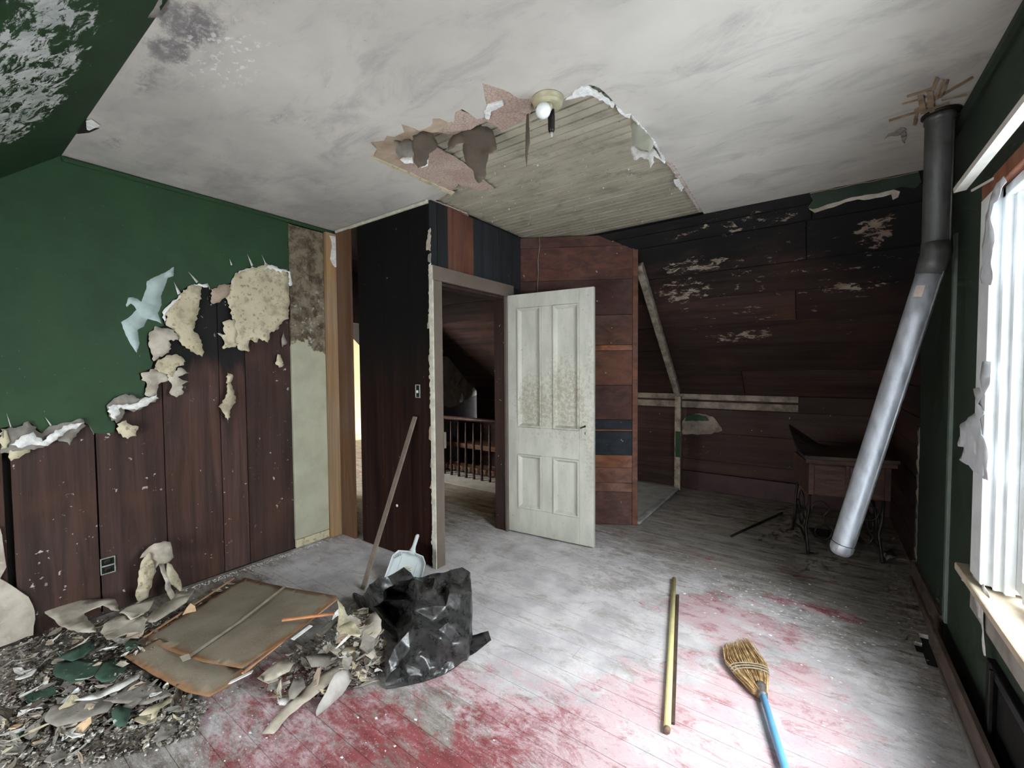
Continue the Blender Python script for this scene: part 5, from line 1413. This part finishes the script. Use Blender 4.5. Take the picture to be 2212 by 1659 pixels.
# folded wallpaper roll standing against the planks
K3 = lambda pts: crop(pts, 0, 1000, 3.319)
fold = tag(empty('wallpaper_roll', at(335, 1290, 0, XL + .03)), 'folded cream wallpaper standing against the brown planks', 'wallpaper')
for k, (pts, m_, b) in enumerate([([(950, 930), (980, 680), (1040, 620), (1080, 720), (1100, 760), (1060, 860), (1050, 950), (980, 985)], CREAM, .10), ([(985, 670), (1080, 560), (1150, 545), (1200, 552), (1210, 650), (1180, 690), (1110, 700), (1090, 740), (1040, 650)], PAPER, .12),
                             ([(1180, 700), (1220, 720), (1280, 850), (1275, 920), (1230, 870), (1170, 830)], CREAM, .10), ([(1110, 700), (1160, 690), (1170, 800), (1230, 940), (1190, 970), (1150, 880), (1130, 780)], PAPER, .14)]):
    wleft('paper_fold', K3(pts), m_, 80 + k, b, .02, .002, .004, .02, .03, par=fold, wob=.03)

# black rubbish bag ------------------------------------------------------
KB = lambda a, b: (740 + a / 4.482, 1140 + b / 4.482)
out_ = [(95, 640, .02), (190, 655, .14), (265, 560, .20), (345, 470, .25), (430, 470, .26), (590, 390, .29), (640, 430, .28), (690, 480, .26), (790, 470, .26), (880, 438, .26), (960, 430, .25), (1060, 400, .24), (1160, 372, .22), (1215, 420, .20), (1232, 460, .19), (1245, 640, .20), (1240, 860, .14),
        (1225, 1100, .09), (1205, 1250, .03), (1170, 1290, .0), (1080, 1360, .0), (1000, 1410, .0), (900, 1450, .0), (780, 1490, .0), (600, 1530, .0), (420, 1560, .0), (412, 1500, .02), (450, 1280, .07), (510, 1150, .11), (560, 1050, .12), (545, 990, .10), (490, 950, .08), (400, 860, .10), (300, 760, .13), (200, 690, .12)]
inn_ = [(300, 650, .19), (390, 700, .17), (400, 610, .20), (450, 640, .10), (490, 560, .22), (540, 520, .27), (420, 760, .08), (460, 880, .05), (500, 900, .05), (600, 690, .15), (680, 490, .27), (740, 620, .30), (600, 640, .12), (500, 700, .16), (560, 800, .10), (650, 850, .14), (720, 720, .24), (760, 640, .30), (700, 800, .22), (860, 620, .28),
        (980, 600, .22), (940, 560, .22), (1040, 630, .26), (1150, 640, .24), (900, 480, .27), (780, 520, .24), (1000, 500, .24), (1120, 520, .22), (1000, 760, .23), (870, 760, .25), (880, 900, .19), (1010, 930, .19), (1040, 850, .20), (1150, 850, .17), (730, 940, .20), (800, 1000, .19), (640, 1000, .15), (930, 990, .18), (940, 1080, .16),
        (1060, 1100, .12), (1140, 1050, .13), (560, 1095, .13), (650, 1180, .09), (720, 1220, .085), (560, 1330, .035), (470, 1400, .03), (640, 1330, .06), (700, 1290, .07), (780, 1250, .07), (840, 1150, .11), (880, 1260, .055), (840, 1360, .025), (780, 1440, .03), (800, 1470, .012), (930, 1340, .02), (1030, 1215, .07), (1075, 1215, .075), (1060, 1280, .03), (1130, 1270, .03), (650, 1420, .03), (520, 1480, .02), (750, 1380, .05)]
p2d, p3d = [], []
for a, b, z in out_ + inn_:
    q = KB(a, b); p2d.append(Vector((a, b))); p3d.append(at(q[0], q[1], 2, z + .004))
vv, ee, ff, ov, *_ = delaunay_2d_cdt(p2d, [], [list(range(len(out_)))], 1, 1e-6)
V3 = [p3d[o_[0]] for o_ in ov]
idx = {o_[0]: i for i, o_ in enumerate(ov)}
faces = [tuple(f) for f in ff]
loop = [idx[i] for i in range(len(out_))]
sk = []
cen = sum(V3, V(0, 0, 0)) / len(V3)
for i in loop:
    p = V3[i]
    aw = V(p.x, p.y, 0).normalized()
    k = min(1, p.z / .2)
    off = aw * (.13 * k) if p.z > .03 else V(0, 0, 0)
    q = p + off; q.z = .002
    V3.append(q); sk.append(len(V3) - 1)
for i in range(len(loop)):
    j = (i + 1) % len(loop)
    faces.append((loop[i], sk[i], sk[j], loop[j]))
bm = bmesh.new()
bv = [bm.verts.new(p) for p in V3]
for f in faces:
    try: bm.faces.new([bv[i] for i in f])
    except ValueError: pass
bmesh.ops.triangulate(bm, faces=bm.faces)
bmesh.ops.subdivide_edges(bm, edges=bm.edges, cuts=5, use_grid_fill=True, smooth=.12)
bmesh.ops.recalc_face_normals(bm, faces=bm.faces)
bm.normal_update()
for v in bm.verts:
    if v.co.z > .012:
        c = v.co
        f1 = (1 - abs(mnoise.noise(c * 6 + V(3, 1, 4)))) ** 5; f2 = (1 - abs(mnoise.noise(c * 15 + V(9, 2, 5)))) ** 6
        v.co = v.co + v.normal * ((f1 - .35) * .012 + (f2 - .25) * .004)
        v.co.z = max(v.co.z, .003)
def bagmat():
    m = Mat('dusty_black_plastic')
    n = m.noise(6, detail=6, rough=.7)
    nz = m.node('ShaderNodeSeparateXYZ', {0: m.node('ShaderNodeNewGeometry').outputs['Normal']}).outputs[2]
    dust = m.step(m.noise(22, detail=8, rough=.75), .25, .75)
    col = m.mix(m.math('MULTIPLY', dust, .55), (.010, .0105, .012), (.070, .068, .064))
    return m.out(col, m.math('ADD', .17, m.math('MULTIPLY', dust, .34)), m.noise(30, detail=5), .25, .006, spec=.6)
BAG = bagmat()
bo = V(cen.x, cen.y, .002)
me = bpy.data.meshes.new('rubbish_bag')
for v in bm.verts: v.co -= bo
bm.to_mesh(me); bm.free()
me.materials.append(BAG)
me.polygons.foreach_set('use_smooth', [True] * len(me.polygons))
me.set_sharp_from_angle(angle=math.radians(45))
bag = bpy.data.objects.new('rubbish_bag', me)
link(bag, bo, None)
tag(bag, 'crumpled black plastic rubbish bag slumped open on the floor', 'bag')
psheet('bag_tail', [(*KB(1225, 1050), .012), (*KB(1410, 1005), .006), (*KB(1440, 1080), .004), (*KB(1290, 1205), .004), (*KB(1195, 1265), .006)], BAG, bag, thick=.002, step=.03, disp=lambda a, b: .008 * mnoise.noise(Vector((a * 20, b * 20, 1))), smooth=True)

# leaning lath
lb, lt = V(-2.226, 1.545, .006), V(-2.222, 1.975, 1.012)
d = (lt - lb).normalized(); s = V(1, 0, 0); n = s.cross(d)
tag(obox('leaning_lath', lb, d, s, n, (0, (lt - lb).length), (-.018, .018), (-.004, .006), flat('grey_brown_lath', (.16, .125, .10), .7, .25, 12), None, .001), 'long grey-brown lath leaning on the black partition', 'wood strip')

# dustpan -----------------------------------------------------------------
PB = at(868, 1262, 2, .004); PT = at(904, 1156, 1, 1.90)
d = (PT - PB).normalized(); s = d.cross(V(0, 0, 1)).normalized()
s = V(cr.x, cr.y, 0); s = (s - d * s.dot(d)).normalized(); n = s.cross(d)
LN = (PT - PB).length
pan = tag(empty('dustpan', PB), 'pale grey plastic dustpan standing behind the black bag', 'dustpan')
PAN = flat('pale_grey_plastic', (.44, .48, .49), .4, .08, 10, spec=.5)
tl = LN * .60
sheet('tray', [(-.105, 0), (.105, 0), (.10, tl * .75), (.075, tl * .95), (.02, tl), (-.02, tl), (-.075, tl * .95), (-.10, tl * .75)], (PB, s, d, n), PAN, pan, .003, None)
rimp = [(-.105, 0), (-.10, tl * .75), (-.075, tl * .95), (-.02, tl), (.02, tl), (.075, tl * .95), (.10, tl * .75), (.105, 0)]
vs_, fs_ = [], []
for i, (a, b) in enumerate(rimp):
    h = .012 + .026 * min(1, b / tl)
    for nn, o2 in ((0, 0), (h, .006), (h, .012)):
        k = 1 + o2 / .1
        vs_.append(PB + s * a * k + d * (b + o2 * (.6 if b > .01 else 0)) + n * nn)
for i in range(len(rimp) - 1):
    for r_ in range(2):
        fs_.append((i * 3 + r_, i * 3 + 3 + r_, i * 3 + 4 + r_, i * 3 + 1 + r_))
mk('tray_wall', vs_, fs_, PAN, pan, True)
tube('handle', [PB + d * (tl - .004) + n * .012, PB + d * (tl + .03) + n * .016, PB + d * (tl + .05) + n * .018, PB + d * (LN - .01) + n * .02, PB + d * LN + n * .02], [.034, .017, .0135, .0135, .009], PAN, pan, 12, flat=.7)
for k in range(5):
    obox('rib', PB, s, d, n, (-.098 + k * .008, -.094 + k * .008), (tl * (.74 + k * .035), tl * (.84 + k * .03)), (.002, .03), PAN, pan, 0)
for a in (-.055, .055):
    obox('tray_rib', PB, s, d, n, (a - .003, a + .003), (.01, tl * .85), (.0005, .004), PAN, pan, .001)
lb_ = obox('sticker', PB, s, d, n, (-.018, .032), (tl * .34, tl * .60), (.0005, .0012), flat('sticker_paper', (.50, .52, .48), .5, .05, 10), pan, 0)
INK = flat('sticker_ink', (.035, .035, .03), .5, .1)
for k in range(5):
    obox('printed_line', PB, s, d, n, (-.015, .029 - (k % 2) * .008), (tl * (.56 - k * .045), tl * (.575 - k * .045)), (.0012, .0016), INK if k else flat('yellow_ink', (.35, .30, .05)), lb_, 0)

# broom -------------------------------------------------------------------
neck = V(-.166, 1.945, .028)
bl = [at(x, y_, 2, .02) for x, y_ in [(1562, 1395), (1566, 1430), (1592, 1462), (1626, 1496)]]
brr = [at(x, y_, 2, .02) for x, y_ in [(1617, 1379), (1656, 1436), (1660, 1468), (1657, 1505)]]
broom = tag(empty('broom', (neck.x, neck.y, 0)), 'straw corn broom with a bright blue handle lying on the floor', 'broom')
STRAW = Mat('broom_straw'); _n = STRAW.noise(40, None, (1, 1, 1), 3)
STRAW = STRAW.out(STRAW.mix(STRAW.step(_n, .35, .65), (.30, .18, .08), (.62, .45, .24)), .7)
rb = random.Random(8)
sv_, sf_ = [], []
for k in range(330):
    t = rb.random(); w = rb.uniform(-1, 1)
    tipx = bl[0].lerp(brr[0], t) + V(rb.uniform(-.006, .006), rb.uniform(-.02, .012), 0)
    # lengths vary: straw ends follow a ragged slanted line
    pth = [neck + V((t - .5) * .026, 0, w * .010), bl[3].lerp(brr[3], t), bl[2].lerp(brr[2], t), bl[1].lerp(brr[1], t), tipx]
    hh = [.028, .026, .024, .022, .016]
    for i in range(1, 5):
        arch = math.sqrt(max(0, 1 - (2 * t - 1) ** 2))
        pth[i] = V(pth[i].x + rb.uniform(-.003, .003), pth[i].y, max(.004, hh[i] + w * (.006 + .014 * arch)))
    r0 = rb.uniform(.0011, .0019)
    b0 = len(sv_)
    for i, p in enumerate(pth):
        rr_ = r0 * (1 if i < 4 else .45)
        for a in range(3):
            sv_.append(p + V(math.cos(a * 2.09 + k), 0, math.sin(a * 2.09 + k)) * rr_)
    for i in range(4):
        for a in range(3):
            sf_.append((b0 + i * 3 + a, b0 + i * 3 + (a + 1) % 3, b0 + i * 3 + 3 + (a + 1) % 3, b0 + i * 3 + 3 + a))
br_ = mk('bristles', sv_, sf_, STRAW, broom); br_['kind'] = 'stuff'
TWINE = flat('greyed_twine', (.30, .26, .20), .9, .3, 40)
for f in (.30, .42, .55):
    a_ = bl[1].lerp(bl[2], f * 1.4); b_ = brr[1].lerp(brr[2], f * 1.4)
    ptsb = []
    for i in range(17):
        th_ = 2 * math.pi * i / 16
        c_ = (a_ + b_) / 2 + (b_ - a_) * (.53 * math.cos(th_)); c_.z = max(.003, .026 + .024 * math.sin(th_))
        ptsb.append(c_)
    tube('binding', ptsb, .0026, TWINE, broom, 5, caps=False)
hd = (V(-.078, 1.638, 0) - V(-.166, 1.939, 0)).normalized()
lathe('neck_wrap', neck - hd * .03, [(.024, 0), (.021, .02), (.018, .05), (.016, .06)], flat('dull_grey_wire', (.17, .15, .14), .5, .4, 60, .4), broom, 14, hd)
BLUE = flat('bright_blue_handle_paint', (.16, .46, .76), .35, .12, 10, spec=.5)
tube('handle', [neck + hd * .03, neck + hd * .6 - V(0, 0, .006), V(neck.x + hd.x * 1.05, neck.y + hd.y * 1.05, .013)], .0125, BLUE, broom, 14)

# yellow stick and the dark lath beside it
YEL = flat('yellowed_dowel_paint', (.55, .50, .24), .5, .12, 12)
sa, sb = at(1456, 1250, 2, .014), at(1441, 1580, 2, .014)
ys = tag(empty('broom_stick', (sb + sa) / 2), 'straight pale yellow wooden stick lying on the floor', 'stick')
tube('shaft', [sb.lerp(sa, .012), sa], .0125, YEL, ys, 14)
tube('rubber_tip', [sb, sb.lerp(sa, .011)], [.011, .0127], flat('worn_brown_tip', (.22, .14, .10)), ys, 14)
sa, sb = at(1464, 1285, 2, .006), at(1453, 1562, 2, .006)
dd = (sa - sb).normalized()
tag(obox('thin_lath', sb, dd, dd.cross(V(0, 0, 1)), (0, 0, 1), (0, (sa - sb).length), (-.008, .008), (-.0045, .004), flat('dark_brown_lath', (.07, .045, .035), .7, .3, 14), None, .001), 'thin dark lath lying alongside the yellow stick', 'wood strip')

# plaster crumbs over the floor -----------------------------------------------
rc = random.Random(55)
sv_, sf_ = [], []
def crumb(p, s_, flatk=.5):
    b0 = len(sv_)
    a0 = rc.uniform(0, 6.28)
    for i in range(4):
        a = a0 + i * 1.57 + rc.uniform(-.4, .4)
        sv_.append(p + V(math.cos(a), math.sin(a) * .7, 0) * s_ * rc.uniform(.6, 1) + V(0, 0, .0008))
    sv_.append(p + V(0, 0, s_ * flatk * rc.uniform(.5, 1)))
    for i in range(4):
        sf_.append((b0 + i, b0 + (i + 1) % 4, b0 + 4))
    sf_.append((b0 + 3, b0 + 2, b0 + 1, b0))
def scatter(cx_, cy_, sx, sy, n, smin, smax):
    for _ in range(n):
        x, y_ = rc.gauss(cx_, sx), rc.gauss(cy_, sy)
        if not (XL + .05 < x < XR - .05 and .2 < y_ < 4.8): continue
        if y_ > 1.95 and x < -2.0: continue
        if -2.15 < x < -1.25 and 1.05 < y_ < 1.85: continue
        crumb(V(x, y_, 0), smin + (smax - smin) * rc.random() ** 2.5)
scatter(-.25, 2.75, .22, .20, 260, .003, .013)
scatter(-.8, 2.0, .9, .8, 900, .0015, .006)
scatter(.15, 2.2, .22, .6, 330, .002, .011)
scatter(-2.75, 1.55, .35, .22, 420, .002, .009)
scatter(-2.2, .75, .6, .35, 700, .002, .011)
scatter(-1.3, 1.9, .2, .3, 160, .002, .007)
for _ in range(420):
    y_ = rc.uniform(.9, 1.9)
    crumb(V(XL + .04 + abs(rc.gauss(0, .03)), y_, 0), rc.uniform(.003, .011))
cr_ = mk('plaster_crumbs', sv_, sf_, PAPERWHITE)
cr_['kind'] = 'stuff'
tag(cr_, 'white plaster crumbs strewn over the floor', 'crumbs')

# soot-dark sweepings and loose debris near the right wall
piece('torn_paper', [(1900, 1195, .02), (1925, 1190, .03), (1938, 1205, .02), (1915, 1212, .01)], PAPERGREY, 'crumpled grey paper on the dark alcove floor', seed=40)
